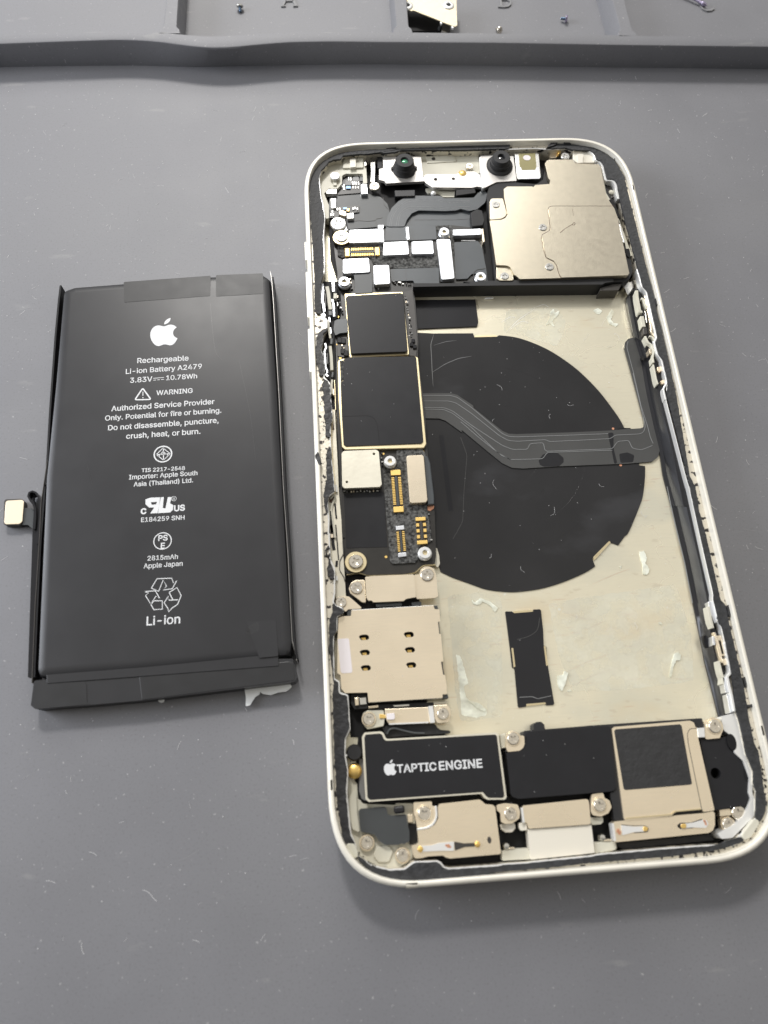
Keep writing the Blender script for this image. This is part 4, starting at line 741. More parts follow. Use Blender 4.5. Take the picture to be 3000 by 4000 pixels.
mid2 = [((a[0] * .6 + b[0] * .4), (a[1] * .6 + b[1] * .4)) for a, b in zip(lo_, hi_)]
mb.loft([[(x, y, 1.6) for x, y in lo_], [(x, y, 1.95) for x, y in lo_], [(x, y, 2.3) for x, y in mid2], [(x, y, 3.1) for x, y in mid], [(x, y, 4.4) for x, y in hi_], [(x + .8, y, 4.5) for x, y in hi_], [(x + .9, y, 1.6) for x, y in hi_]], 0, False)
side = link('side_antenna_strip', mb, X['blackg'], ph, smooth=True)
st('strip_edge_line', [('P5', [(20, 0), (70, 240), (120, 460), (240, 950), (335, 1440)])], .11, 1.9, 2.1, 'flexl', side)
for q in ((500, 1915),): link('strip_hole', MB().prism(circ(at(px('P5', q), 3.2), .45, 16, 1.1), 2.6, 3.2), X['void'], side)
link('strip_hole', MB().prism(circ(at(px('P4', (355, 1540)), 3.3), .28, 12, .55), 2.6, 3.3), X['void'], side)
part('strip_tab', ('P4', [(80, 540), (130, 380), (185, 330), (215, 380), (285, 700), (345, 1150), (380, 1260), (230, 1180), (190, 1080), (100, 660)]), 2.6, 1.9, X['flexg'], side, .3, .05)
# ---- narrow adhesive insert in the floor
ins = part('adhesive_insert', ('G', [(122, 482), (128, 478), (165, 478), (178, 488), (300, 478), (305, 466), (345, 464), (354, 472), (368, 600), (372, 700), (388, 706), (398, 826), (440, 1075), (434, 1085), (390, 1088), (380, 1075), (262, 1080), (256, 1096), (214, 1102), (204, 1094), (182, 850), (166, 840), (152, 715)]), 1.80, 1.6, X['blackg'], ph, .15, .03)
for q in ([(178, 476), (300, 468), (302, 480), (180, 490)], [(258, 1078), (382, 1068), (386, 1078), (260, 1092)], [(162, 716), (174, 716), (188, 836), (176, 842)], [(372, 704), (384, 704), (400, 826), (388, 832)]): part('insert_slot', ('G', q), 1.86, 1.6, X['goldd'], ins, .05, 0)
st('film_crease', ('G', [(200, 660), (280, 640), (335, 600), (345, 520)]), .1, 1.7, 1.83, 'flexg', ins, 0, 1)
st('film_crease', ('G', [(215, 1035), (300, 1030), (330, 1045), (420, 1025)]), .1, 1.7, 1.83, 'flexl', ins, 0, 1)
# glue residue and scratches on the floor
for fr_, q, h_ in (('D', [(645, 215), (670, 190), (675, 225), (715, 205), (700, 240), (660, 285), (680, 330), (640, 300), (610, 320), (640, 260)], .15), ('D', [(950, 205), (985, 190), (1020, 210), (1000, 235), (975, 230)], .1), ('D', [(1085, 200), (1108, 215), (1080, 270), (1100, 300), (1140, 300), (1115, 325), (1070, 305), (1048, 260)], .2),
                  ('G', [(990, 90), (1020, 85), (1040, 130), (1030, 165), (1058, 205), (1045, 240), (1015, 240), (1010, 170)], .3), ('G', [(1185, 905), (1205, 800), (1215, 755), (1240, 740), (1262, 760), (1255, 795), (1230, 795), (1215, 830), (1200, 900)], .3), ('G', [(455, 895), (495, 890), (505, 865), (530, 875), (520, 920), (500, 975), (490, 1000), (465, 960)], .35),
                  ('F', [(1258, 610), (1290, 615), (1310, 650), (1350, 790), (1375, 880), (1330, 900), (1350, 1000), (1400, 1060), (1470, 1060), (1545, 1120), (1540, 1170), (1450, 1195), (1310, 1170), (1290, 900)], .05), ('F', [(1360, 1030), (1400, 1040), (1470, 1060), (1540, 1110), (1530, 1140), (1480, 1120)], .25), ('F', [(1400, 90), (1430, 130), (1480, 85), (1560, 110), (1650, 180), (1620, 220), (1580, 160), (1510, 120), (1470, 150), (1420, 140)], .25), ('G', [(860, 190), (878, 178), (872, 198)], .2), ('G', [(1115, 545), (1130, 545), (1145, 566), (1120, 560)], .2), ('G', [(520, 990), (545, 985), (556, 998), (530, 1002)], .15)):
    link('adhesive_residue', MB().prism(wob(fil(tr((fr_, q), 1.6 + h_ * .6), .2, 3), .07, .28, int(q[0][0])), 1.58, 1.6 + h_ * .6), X['residue'], floor, bev=.05)
for q in (('F', [(1178, 60), (1500, 30), (1680, 60), (1690, 1180), (1295, 1240), (1250, 900)]), ('G', [(400, 420), (900, 350), (1230, 300), (1330, 640), (1345, 930), (900, 985), (560, 1000), (470, 760)]), ('D', [(330, 200), (700, 190), (760, 300), (700, 470), (560, 430), (420, 380), (300, 370)])):
    link('glue_film', MB().prism(wob(fil(tr(q, 1.62), 1.2, 4), .12, .8, 9), 1.59, 1.615), X['film'], floor)
mb = MB()
for q in ([(500, 880), (640, 810), (840, 740)], [(540, 970), (700, 890), (870, 838)], [(950, 880), (1090, 820)], [(860, 690), (930, 710), (990, 690), (1000, 660)], [(690, 300), (850, 230), (940, 200)], [(800, 700), (1000, 590)], [(520, 490), (600, 520), (720, 535)], [(640, 600), (720, 560), (760, 545)]):
    pts = openfil(tr(('G', q), 1.62), 1.0); mb.stroke(pts, [.03] + [.07] * (len(pts) - 2) + [.02], 1.59, 1.606)
link('scratch_marks', mb, mat('brown_scratch', (.50, .36, .27), .5), floor)
mb = MB()
for q in ([(320, 370), (420, 270), (540, 190)], [(350, 350), (440, 280), (500, 300)], [(280, 300), (360, 250), (400, 260)], [(880, 430), (920, 370)], [(1010, 320), (1040, 270)], [(890, 420), (930, 380)], [(500, 200), (600, 160), (640, 190)], [(250, 250), (330, 290)]):
    pts = openfil(tr(('D', q), 1.62), 1.0); mb.stroke(pts, [.02] + [.09] * (len(pts) - 2) + [.02], 1.59, 1.62)
link('scratch_marks', mb, X['bright'], floor)

# ---------------------------------------------------------------- screws and standoffs
def screw(c, r, z, parent, m='screw', washer=None, h=.35, star=False, label=None):
    """round head with a real cross recess"""
    rc = r * .54; w_ = r * .15; a0 = .35 + c[0] * .21
    cr_ = []
    nn = 5 if star else 4
    for k in range(nn):
        a = a0 + k * 2 * math.pi / nn; ux, uy = math.cos(a), math.sin(a); vx, vy = -uy, ux
        t = w_ * (1.0 if not star else 1.15)
        cr_ += [(ux * t * 1.05 - vx * t, uy * t * 1.05 - vy * t), (ux * rc - vx * w_ * .8, uy * rc - vy * w_ * .8), (ux * rc + vx * w_ * .8, uy * rc + vy * w_ * .8)]
    mb = MB(); out = circ((0, 0), r * .86, 24)
    mb.prism(out, z - h, z, 0, [cr_]); 
    mb.lathe((0, 0), [(r * .6, z - h - .05), (r, z - h - .05), (r, z - h * .55), (r * .93, z - h * .15), (r * .855, z - .004), (r * .6, z - .02 - h * .5)], 24)
    mb.prism(circ((0, 0), rc * 1.05, 12), z - h - .1, z - h * .9, 1)  # recess floor coloured near-black to deepen its shade
    mb.v = [(x + c[0], y + c[1], zz) for x, y, zz in mb.v]
    o = link('screw', mb, [X[m], X['edge']], parent, base=(c[0], c[1], z - h), smooth=True)
    if washer: link('washer', MB().lathe(c, [(r * .5, z - h - .25), (washer, z - h - .25), (washer, z - h - .05), (washer * .96, z - h + .02), (r * .5, z - h + .02)], 30), X['beige'] if label == 'w' else (X['goldd']), o, smooth=True)
    return o
def standoff(c, r, z, parent, m='lid'):
    mb = MB().lathe(c, [(r * 1.12, z - 1.2), (r * 1.15, z - .65), (r * 1.05, z - .5), (r, z - .45), (r, z - .08), (r * .93, z), (r * .48, z), (r * .42, z - .06), (r * .40, z - .9), (.02, z - .9)], 26)
    o = link('standoff', mb, X[m], parent, base=(c[0], c[1], z - 1.2), smooth=True)
    link('threaded_hole', MB().prism(circ(c, r * .40, 16), z - .9, z - .45), X['goldd'], o); return o
def C(fr, x, y, z): return at(px(fr, (x, y)), z)
# ---------------------------------------------------------------- near-black fills beneath the assemblies; their colour stands in for shade
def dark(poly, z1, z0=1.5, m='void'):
    return link('well_shade_fill', MB().prism([at(p, z1) for p in poly], z0, z1), X[m], ph)
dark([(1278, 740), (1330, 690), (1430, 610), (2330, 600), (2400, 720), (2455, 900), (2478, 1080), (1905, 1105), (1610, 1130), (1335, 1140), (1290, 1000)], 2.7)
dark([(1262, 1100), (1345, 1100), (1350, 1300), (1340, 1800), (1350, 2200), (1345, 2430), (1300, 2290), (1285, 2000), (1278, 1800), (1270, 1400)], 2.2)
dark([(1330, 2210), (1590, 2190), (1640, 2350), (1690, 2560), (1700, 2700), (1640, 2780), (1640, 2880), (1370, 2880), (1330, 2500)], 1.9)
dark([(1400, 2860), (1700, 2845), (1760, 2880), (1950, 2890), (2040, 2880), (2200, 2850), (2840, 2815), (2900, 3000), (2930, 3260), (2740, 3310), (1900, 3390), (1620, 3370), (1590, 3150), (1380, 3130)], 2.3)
# ---------------------------------------------------------------- top: ivory inner corner, little board, sensors
part('corner_molding', ('a', [(400, 800), (440, 695), (520, 612), (560, 552), (640, 515), (760, 508), (800, 448), (1050, 425), (1150, 440), (1180, 900), (1110, 900), (1110, 740), (830, 740), (775, 770), (770, 900), (700, 980), (560, 980), (480, 1060), (560, 1250), (560, 1460), (505, 1470), (470, 1250), (430, 1100)]), 4.4, 2.4, X['whitec'], ph, .35, .12)
part('molding_block', ('a', [(800, 470), (1120, 455), (1120, 640), (780, 650)]), 4.75, 4.2, X['whitec'], ph, .3, .1)
part('locating_tab', ('a', [(895, 500), (995, 495), (1000, 630), (905, 640)]), 5.2, 4.5, X['white'], ph, .1, .06)
sb = part('sensor_board', ('a', [(775, 770), (830, 740), (1110, 740), (1120, 880), (1080, 900), (1080, 1050), (700, 1080), (690, 960), (770, 900)]), 3.7, 2.6, X['pcb'], ph, .2, .04)
r_ = random.Random(5)
for q, s_, m_ in (((875, 885), (50, 38), 'grey'), ((995, 825), (48, 32), 'grey'), ((1085, 820), (22, 36), 'slate'), ((875, 960), (36, 20), 'blue')):
    c = C('a', *q, 3.9); link('chip', MB().prism(fil([C('a', q[0] - s_[0], q[1] - s_[1], 3.95), C('a', q[0] + s_[0], q[1] - s_[1], 3.95), C('a', q[0] + s_[0], q[1] + s_[1], 3.95), C('a', q[0] - s_[0], q[1] + s_[1], 3.95)], .05), 3.6, 3.95), X[m_], sb)
for q in [(880, 800), (915, 800), (880, 830), (915, 835), (985, 770), (1015, 770), (1060, 765), (1085, 765), (940, 880), (970, 875), (1000, 870), (1035, 880), (945, 905), (970, 900), (1040, 905), (950, 960), (990, 960), (1035, 960), (730, 965), (800, 960), (775, 945), (805, 985), (800, 925), (810, 775), (1000, 905)]:
    a, b = 9, 16
    link('capacitor', MB().prism([C('a', q[0] - a, q[1] - b, 3.85), C('a', q[0] + a, q[1] - b, 3.85), C('a', q[0] + a, q[1] + b, 3.85), C('a', q[0] - a, q[1] + b, 3.85)], 3.6, 3.85), X['bright'], sb, bev=.02)
# graphite sheet and tail of the small board
gs = part('graphite_sheet', [('A', [(330, 610), (400, 575), (600, 572), (690, 610), (800, 640), (860, 700), (880, 760), (870, 910), (820, 945), (500, 945), (480, 850), (400, 840), (330, 820), (320, 720)])], 3.5, 2.6, X['slate2'], ph, .3, .04)
st('sheet_edge', ('A', [(500, 865), (600, 855), (680, 862), (750, 855), (755, 838), (800, 835), (815, 825)]), .10, 3.4, 3.56, 'edge', gs)
st('sheet_edge', ('A', [(755, 860), (755, 900), (770, 930)]), .08, 3.4, 3.56, 'edge', gs)
st('sheet_edge', ('A', [(820, 640), (830, 710), (880, 760)]), .06, 3.4, 3.56, 'edge', gs)
b2 = part('sensor_board', ('A', [(395, 735), (450, 725), (600, 715), (600, 778), (550, 785), (490, 780), (420, 800), (400, 830), (320, 830), (320, 780), (370, 760)]), 3.75, 3.2, X['pcb'], ph, .1, .03)
for q in [(352, 770), (360, 800), (340, 800), (398, 750), (420, 748), (545, 745), (583, 748), (560, 740)]:
    link('capacitor', MB().prism([C('A', q[0] - 6, q[1] - 11, 3.95), C('A', q[0] + 6, q[1] - 11, 3.95), C('A', q[0] + 6, q[1] + 11, 3.95), C('A', q[0] - 6, q[1] + 11, 3.95)], 3.7, 3.95), X['bright'], b2, bev=.02)
link('chip', MB().prism([C('A', 452, 735, 3.95), C('A', 485, 733, 3.95), C('A', 485, 752, 3.95), C('A', 452, 754, 3.95)], 3.7, 3.95), X['blue'], b2)
link('chip', MB().prism([C('A', 487, 745, 3.95), C('A', 508, 744, 3.95), C('A', 508, 768, 3.95), C('A', 487, 769, 3.95)], 3.7, 3.95), X['gold'], b2)
for q, z_, m_ in (([(285, 570), (310, 550), (392, 553), (392, 606), (298, 608)], 4.3, 'bright'), ([(335, 650), (384, 650), (386, 738), (340, 742)], 4.2, 'bright'), ([(615, 528), (632, 515), (672, 520), (680, 608), (618, 610)], 4.3, 'lid'), ([(483, 790), (548, 782), (550, 835), (488, 838)], 4.2, 'bright'), ([(412, 768), (440, 760), (475, 775), (480, 800), (470, 815), (420, 800)], 4.2, 'beige'), ([(772, 898), (826, 896), (826, 928), (774, 930)], 3.9, 'lid')):
    part('spring_contact', ('A', q), z_, 3.3, X[m_], ph, .12, .06)
part('spring_contact', ('A', [(705, 305), (745, 303), (745, 385), (742, 500), (706, 500), (712, 400)]), 4.6, 3.0, X['silver'], ph, .1, .05)
part('spring_contact', ('A', [(712, 330), (735, 330), (735, 352), (714, 352)]), 4.72, 4.5, X['gold'], ph, .05, .03)
part('spring_contact', ('A', [(645, 300), (662, 296), (668, 345), (650, 350)]), 4.8, 3.0, X['silver'], ph, .1, .05)
part('black_spacer', ('A', [(768, 268), (812, 266), (812, 372), (770, 372)]), 4.6, 3.0, X['blackm'], ph, .1, .05)
part('post', ('A', [(355, 470), (390, 468), (392, 530), (360, 530)]), 4.7, 3.2, X['whitec'], ph, .1, .05)
screw(C('A', 375, 440, 5.3), 1.05, 5.3, ph, 'bright')
screw(C('A', 742, 535, 4.6), 1.15, 4.6, ph, 'screw')
part('bracket_tab', ('A', [(340, 842), (465, 838), (492, 940), (490, 950), (365, 955), (350, 900)]), 4.3, 3.2, X['bright'], ph, .4, .08)
screw(C('A', 405, 880, 4.8), 1.7, 4.8, ph, 'bright')
screw(C('A', 436, 1002, 4.9), 1.3, 4.9, ph, 'bright', washer=1.85)
# ---- front camera bracket with two cameras
br = part('camera_bracket', ('A', [(820, 268), (1170, 262), (1198, 492), (850, 512), (835, 490), (782, 476), (786, 380), (822, 372)]), 4.9, 4.2, X['satin'], ph, .2, .08)
part('bracket_plate', ('A', [(1185, 470), (1215, 430), (1500, 428), (1545, 405), (1660, 400), (1715, 430), (1740, 548), (1690, 542), (1640, 553), (1275, 548), (1215, 508)]), 4.6, 3.9, X['satin'], br, .25, .08, holes=[('c', 'A', (1307, 475), .42), ('c', 'A', (1472, 470), .38)])
part('bracket_back', ('A', [(1170, 250), (1700, 225), (1720, 420), (1190, 450)]), 4.1, 2.8, X['whitec'], br, .3, .08)
part('bracket_relief', ('A', [(1215, 262), (1480, 255), (1500, 310), (1230, 325)]), 4.25, 4.0, X['whitec'], br, .2, .06)
link('bracket_hole', MB().prism(circ(C('A', 1288, 284, 4.3), .42, 14), 4.2, 4.28), X['edge'], br)
link('microphone', MB().lathe(C('A', 1560, 408, 4.9), [(.9, 4.0), (.95, 4.5), (.6, 4.8), (.1, 4.9)], 16), X['gold'], br, smooth=True)
screw(C('A', 1622, 350, 4.9), .85, 4.9, br, 'screw')
b3 = part('camera_plate', ('B', [(182, 255), (300, 250), (488, 262), (518, 488), (330, 500), (215, 556), (192, 420)]), 4.95, 4.0, X['satin'], br, .2, .08)
st('bracket_ridge', ('B', [(178, 270), (192, 430), (205, 556)]), .3, 4.2, 5.1, 'bright', b3)
def lens(c0, c1, r0, r1, zb, zt, lugs=False, prm=X['lens']):
    c0, c1 = Vector(c0), Vector(c1); mb = MB(); rings = []
    pr = [(r0, 0), (r0, .10), (r0 * .93, .16), (r1 * 1.15, .2), (r1 * 1.12, .5), (r1 * 1.0, .55), (r1, .93), (r1 * .93, 1.0), (r1 * .45, 1.0), (r1 * .40, .95), (r1 * .36, .80), (.01, .78)]
    n = 32
    for r, t in pr:
        cc = c1.lerp(c0, 1 - t) if False else c0
        rings.append([(cc.x + r * math.cos(2 * math.pi * k / n), cc.y + r * math.sin(2 * math.pi * k / n), zb + (zt - zb) * t) for k in range(n)])
    mb.loft(rings, 0, True, True)
    if lugs:
        for s in (-1, 1): mb.prism(circ((c0.x + s * r0 * 1.0, c0.y + .1), .32, 10), zb, zb + .5)
    o = link('camera_lens', mb, X['blackm'], br, base=(c0.x, c0.y, zb), smooth=True)
    link('lens_glass', MB().lathe((c0.x, c0.y), [(r1 * .40, zb + (zt - zb) * .80), (r1 * .3, zb + (zt - zb) * .86), (.01, zb + (zt - zb) * .89)], 20), prm, o, smooth=True)
    return o
lb = at(px('A', (1015, 385)), 4.9)
lens(lb, lb, 2.55, 2.0, 4.9, 7.5, True, X['lensg'])
lb = at(px('B', (358, 352)), 4.95)
lens(lb, lb, 2.9, 1.95, 4.95, 7.5)
ft = part('flood_emitter', ('B', [(500, 240), (520, 225), (705, 218), (722, 232), (742, 455), (730, 470), (532, 476), (520, 450)]), 5.0, 3.8, X['silver'], br, .15, .08)
part('emitter_window', ('B', [(535, 236), (690, 232), (702, 380), (690, 390), (560, 392), (545, 370)]), 5.04, 4.9, mat('amber_glass', (.30, .27, .13), .25, .3), ft, .15, 0)
link('emitter_disc', MB().prism(circ(C('B', 612, 275, 5.08), .85, 18, .75), 5.0, 5.09), X['pale'], ft)
part('emitter_cap', ('B', [(535, 370), (556, 360), (565, 392), (690, 388), (700, 362), (720, 365), (738, 455), (728, 468), (536, 472)]), 5.2, 5.0, X['lid'], ft, .1, .06)
# ---- ribbon cables between cameras and board
rb = part('camera_ribbon', [('A', [(850, 912), (862, 820), (900, 740), (960, 680), (1030, 640), (1090, 626), (1345, 628), (1385, 650), (1659, 645)]), ('B', [(160, 600), (225, 570), (245, 620), (225, 690), (150, 752), (80, 768), (0, 748)]), ('A', [(1500, 762), (1400, 768), (1150, 762), (1085, 790), (1040, 850), (1018, 912)])], 4.0, 3.5, X['slate'], ph, .6, .08)
for k, off in enumerate((18, 36, 90, 110)):
    st('ribbon_line', ('A', [(862 + off * .9, 905), (880 + off * .85, 810 + off * .1), (935 + off * .6, 730 + off * .4), (1030 + off * .3, 655 + off * .8), (1090, 640 + off), (1345, 642 + off * .9), (1400, 660 + off * .85), (1620, 655 + off * .8)]), .035, 3.9, 4.02, 'flexl', rb, 0, 1.2)
part('lower_ribbon', [('A', [(1018, 908), (1045, 850), (1090, 795), (1150, 772), (1400, 776), (1640, 770), (1690, 850), (1690, 930), (1480, 930), (1470, 905), (1310, 905)])], 3.4, 2.7, X['slate'], ph, .4, .06)
st('sheet_edge', ('A', [(1110, 850), (1500, 850), (1640, 840)]), .05, 3.3, 3.43, 'edge', rb)
part('black_loop', ('A', [(925, 575), (1120, 570), (1118, 630), (930, 636)]), 4.4, 3.2, X['blackg'], ph, .2, .15)
part('black_loop', [('A', [(1500, 570), (1640, 560)]), ('B', [(130, 560), (140, 600), (0, 620)]), ('A', [(1495, 625)])], 4.4, 3.2, X['blackm'], ph, .2, .1)
part('foam_block', ('B', [(90, 782), (150, 750), (198, 762), (222, 852), (205, 900), (105, 912)]), 5.0, 3.2, X['blackm'], ph, .3, .15)
part('ivory_strip', [('A', [(1210, 560), (1280, 552), (1490, 560), (1480, 640), (1380, 640), (1340, 615), (1240, 600)])], 3.3, 2.4, X['whitec'], ph, .2, .05)
link('solder_bump', MB().lathe(C('A', 1290, 590, 4), [(.6, 3.2), (.6, 3.7), (.35, 3.95), (.05, 4)], 14), X['bright'], ph, smooth=True)
# ---------------------------------------------------------------- rear camera module
cw = part('camera_well', ('B', [(240, 620), (262, 545), (300, 510), (345, 498), (520, 505), (700, 520), (760, 480), (790, 300), (1030, 280), (1270, 320), (1350, 520), (1440, 780), (1580, 1240), (1590, 1330), (1560, 1400), (1500, 1425), (700, 1440), (360, 1450), (320, 1430), (300, 1200), (262, 860)]), 4.7, 1.6, X['blackm'], ph, .5, .1)
sh = part('camera_shield', ('B', [(795, 305), (812, 294), (1035, 292), (1062, 328), (1275, 336), (1295, 360), (1350, 640), (1405, 720), (1425, 760), (1450, 822), (1560, 1345), (1545, 1366), (1300, 1378), (930, 1388), (545, 1398), (525, 1378), (490, 1350), (460, 1290), (430, 1273), (328, 1268), (290, 1000), (268, 868), (270, 856), (372, 850), (412, 834), (432, 800), (402, 640), (398, 565), (430, 542), (658, 541), (672, 548), (690, 528), (822, 518), (828, 485), (808, 460), (800, 420), (778, 330)]), 5.75, 4.9, X['nickel'], ph, .25, .1)
part('shield_flap', ('B', [(812, 745), (840, 727), (1398, 727), (1425, 765), (1450, 824), (1558, 1344), (1543, 1362), (930, 1384), (908, 1340), (890, 1270), (862, 1230), (792, 1196), (772, 1130), (752, 1010), (762, 985), (800, 968), (832, 940), (824, 860)]), 5.9, 5.7, X['nickel'], sh, .3, .1)
st('flap_seam', ('B', [(1420, 722), (840, 722), (812, 735), (806, 760), (820, 860), (828, 940), (798, 964), (756, 984), (746, 1010), (766, 1130), (788, 1200), (860, 1236), (886, 1272), (904, 1340), (925, 1386)]), .10, 5.7, 5.765, 'hair', sh, 0, .3)
part('shield_ear', ('B', [(268, 680), (280, 655), (300, 650), (388, 650), (396, 665), (426, 790), (412, 820), (372, 842), (270, 850)]), 5.45, 4.6, X['nickel'], sh, .25, .08)
part('shield_ear', ('B', [(330, 1285), (430, 1282), (456, 1296), (484, 1352), (492, 1400), (474, 1412), (362, 1412), (330, 1392)]), 5.35, 4.4, X['nickel'], sh, .25, .08)
part('shield_ear', ('B', [(388, 1412), (445, 1412), (448, 1448), (394, 1450)]), 5.0, 4.0, X['beige'], sh, .1, .05)
for q, z_ in (((325, 705), 5.62), ((760, 916), 5.92), ((823, 1281), 5.95), ((408, 1366), 5.52)): screw(C('B', *q, z_), .90, z_, sh, 'screwg', h=.2)
mb = MB().stroke(openfil(tr(('B', [(920, 970), (960, 935), (1000, 910), (1030, 895), (1048, 872), (1060, 885), (1050, 900), (1030, 895)]), 5.92), .4), .11, 5.85, 5.915)
mb.stroke(tr(('B', [(1035, 750), (1038, 780), (1042, 810)]), 5.92), .08, 5.85, 5.912)
link('scratch_mark', mb, X['hair'], sh)
part('bay_wall', [('C', [(1100, 48), (1659, 38)]), ('D', [(60, 30), (1020, 20), (1040, 8), (1100, 0), (1100, -30), (0, 0)]), ('C', [(1659, 15), (1100, 15)])], 5.1, 1.6, X['blackm'], ph, .1, .08)
part('bay_wall', ('D', [(1005, 45), (1090, 20), (1160, 14), (1135, 62), (1000, 66)]), 4.3, 1.6, X['edge'], ph, .1, .05)
part('bay_wall', ('D', [(1000, 82), (1120, 68), (1140, 72), (1130, 88), (1000, 92)]), 2.3, 1.6, X['cream'], ph, .1, .05)
link('solder_bump', MB().prism(circ(C('D', 205, 118, 1.9), 1.0, 16, .22), 1.6, 1.95), X['bright'], ph, bev=.1)
part('bay_tape', [('C', [(1090, 170), (1659, 165)]), ('D', [(105, 125), (126, 290), (118, 322)]), ('C', [(1659, 415), (1128, 436)])], 1.9, 1.5, X['blackg'], ph, .3, .04)
part('wall_foil', ('P4', [(0, 300), (60, 250), (190, 215), (240, 160), (270, 110), (285, 130), (240, 220), (185, 330), (100, 460), (70, 400), (50, 340)]), 3.2, 1.7, X['silver'], ph, .3, .1)
# plastics at the upper right corner
part('corner_clip', ('B', [(1040, 222), (1120, 215), (1195, 215), (1238, 248), (1244, 320), (1075, 325), (1040, 290)]), 5.3, 3.6, X['white'], ph, .4, .15)
part('locating_tab', ('B', [(1080, 240), (1135, 240), (1130, 322), (1078, 324)]), 5.75, 5.2, X['white'], ph, .08, .05)
part('hinge', ('B', [(820, 225), (880, 222), (900, 245), (885, 275), (830, 278)]), 4.6, 3.4, X['beige'], ph, .15, .1)
part('hinge', ('B', [(895, 210), (925, 205), (925, 225), (905, 245)]), 5.2, 4.4, X['gold'], ph, .1, .05)
screw(C('B', 968, 256, 5.3), 1.0, 5.3, ph, 'silver')
part('inner_wall_lining', [('B', [(1250, 310), (1282, 315), (1300, 360), (1345, 600), (1400, 690), (1470, 860), (1560, 1110), (1590, 1130), (1590, 1180), (1550, 1190), (1480, 900), (1400, 720), (1340, 640)])], 4.9, 2.6, X['whitec'], ph, .3, .1)
part('inner_wall_lining', ('B', [(1340, 515), (1400, 505), (1430, 560), (1420, 640), (1380, 655), (1350, 620)]), 4.5, 3.4, X['edge'], ph, .3, .1)
link('dome_contact', MB().lathe(C('B', 1398, 585, 5), [(.55, 4.3), (.6, 4.7), (.3, 5.0), (.02, 5.05)], 16), X['whitec'], ph, smooth=True)
part('inner_wall_gap', ('B', [(1370, 665), (1410, 655), (1480, 830), (1455, 830), (1425, 740)]), 5.05, 4.0, X['void'], ph, .2, 0)
part('inner_wall_slot', ('B', [(1465, 890), (1478, 888), (1520, 1055), (1505, 1065)]), 5.2, 4.5, X['bright'], ph, .1, .04)
part('inner_wall_gap', ('B', [(1520, 1120), (1560, 1115), (1572, 1180), (1560, 1200), (1535, 1180)]), 5.0, 4.0, X['void'], ph, .2, 0)
for sp_, w_ in (([('b', [(0, 585), (70, 625), (130, 690), (150, 800)])], .5), ([('b', [(150, 812), (200, 815), (255, 850), (290, 900), (325, 1050), (365, 1225), (400, 1235), (480, 1232), (535, 1260), (575, 1320), (640, 1640)])], .5),
                ([('P4', [(262, 0), (300, 130), (322, 215), (345, 310), (385, 345), (422, 400), (470, 600), (596, 1165), (590, 1220), (560, 1262), (590, 1400), (620, 1480), (670, 1535), (700, 1620), (775, 1950), (765, 2000), (715, 2060), (730, 2140), (760, 2260)])], .34), ([('P4', [(760, 2260)]), ('P5', [(250, -120), (290, 10), (350, 280), (470, 820), (585, 1320), (580, 1370), (600, 1460), (645, 1640), (690, 1740), (740, 1960), (780, 2150)])], .13), ([('P6', [(488, 40), (530, 260), (572, 430), (560, 490), (520, 520), (545, 640), (590, 820), (625, 1030)])], .45)):
    pts = openfil(tr(sp_, LZ + .2), .5); link('rim_wall', MB().stroke(pts, w_, LZ - 1.6, LZ + .2), X['bright'], ledge, bev=.08, smooth=False)
# right-hand key mechanism: thin bright spring walls over dark cavities
key = part('key_cavity', [('P4', [(190, 330), (250, 350), (350, 320), (420, 385), (600, 1170), (590, 1230), (560, 1260), (620, 1500), (680, 1560), (780, 1960), (715, 2070), (600, 2060), (500, 1600), (380, 1180), (250, 650)])], 4.35, 2.0, X['void'], ph, .2, 0)
for pts, wd, m_ in (([(255, 370), (262, 480), (310, 740), (350, 735)], .55, 'whitec'), ([(345, 815), (378, 1000)], .75, 'whitec'), ([(400, 460), (430, 620), (470, 820), (500, 1000), (505, 1100), (560, 1160)], .35, 'beige'), ([(330, 510), (370, 520), (400, 620), (430, 690)], .5, 'whitec'), ([(400, 1160), (450, 1270), (510, 1310), (545, 1450), (530, 1530), (545, 1620)], .4, 'whitec'), ([(560, 1250), (600, 1440)], .7, 'lid'), ([(470, 1160), (530, 1175), (560, 1240)], .35, 'whitec'),
                    ([(400, 730), (420, 860), (430, 930)], .25, 'silver'), ([(480, 1380), (500, 1460)], .45, 'beige'), ([(540, 1650), (560, 1740), (590, 1900), (620, 1990)], .3, 'whitec')):
    st('key_spring', ('P4', pts), wd, 3.5, 5.2, m_, key, .06, .3)
for q in ([(605, 1700), (680, 1680), (700, 1750), (640, 1790), (615, 1760)], [(660, 1940), (735, 1905), (750, 1960), (690, 1995)]): part('key_contact', ('P4', q), 5.0, 3.5, mat('peach_contact', (.86, .70, .50), .35, .5), key, .1, .08)
part('key_plunger', ('P4', [(365, 1020), (425, 1010), (440, 1110), (400, 1140), (375, 1120)]), 5.1, 3.5, X['edge'], key, .15, .1)
key2 = part('key_cavity', [('P5', [(600, 1760), (680, 1790), (740, 2000), (790, 2200)]), ('P6', [(570, 440), (560, 490), (480, 540), (420, 480), (380, 200)]), ('P5', [(570, 1800)])], 4.4, 2.0, X['void'], ph, .2, 0)
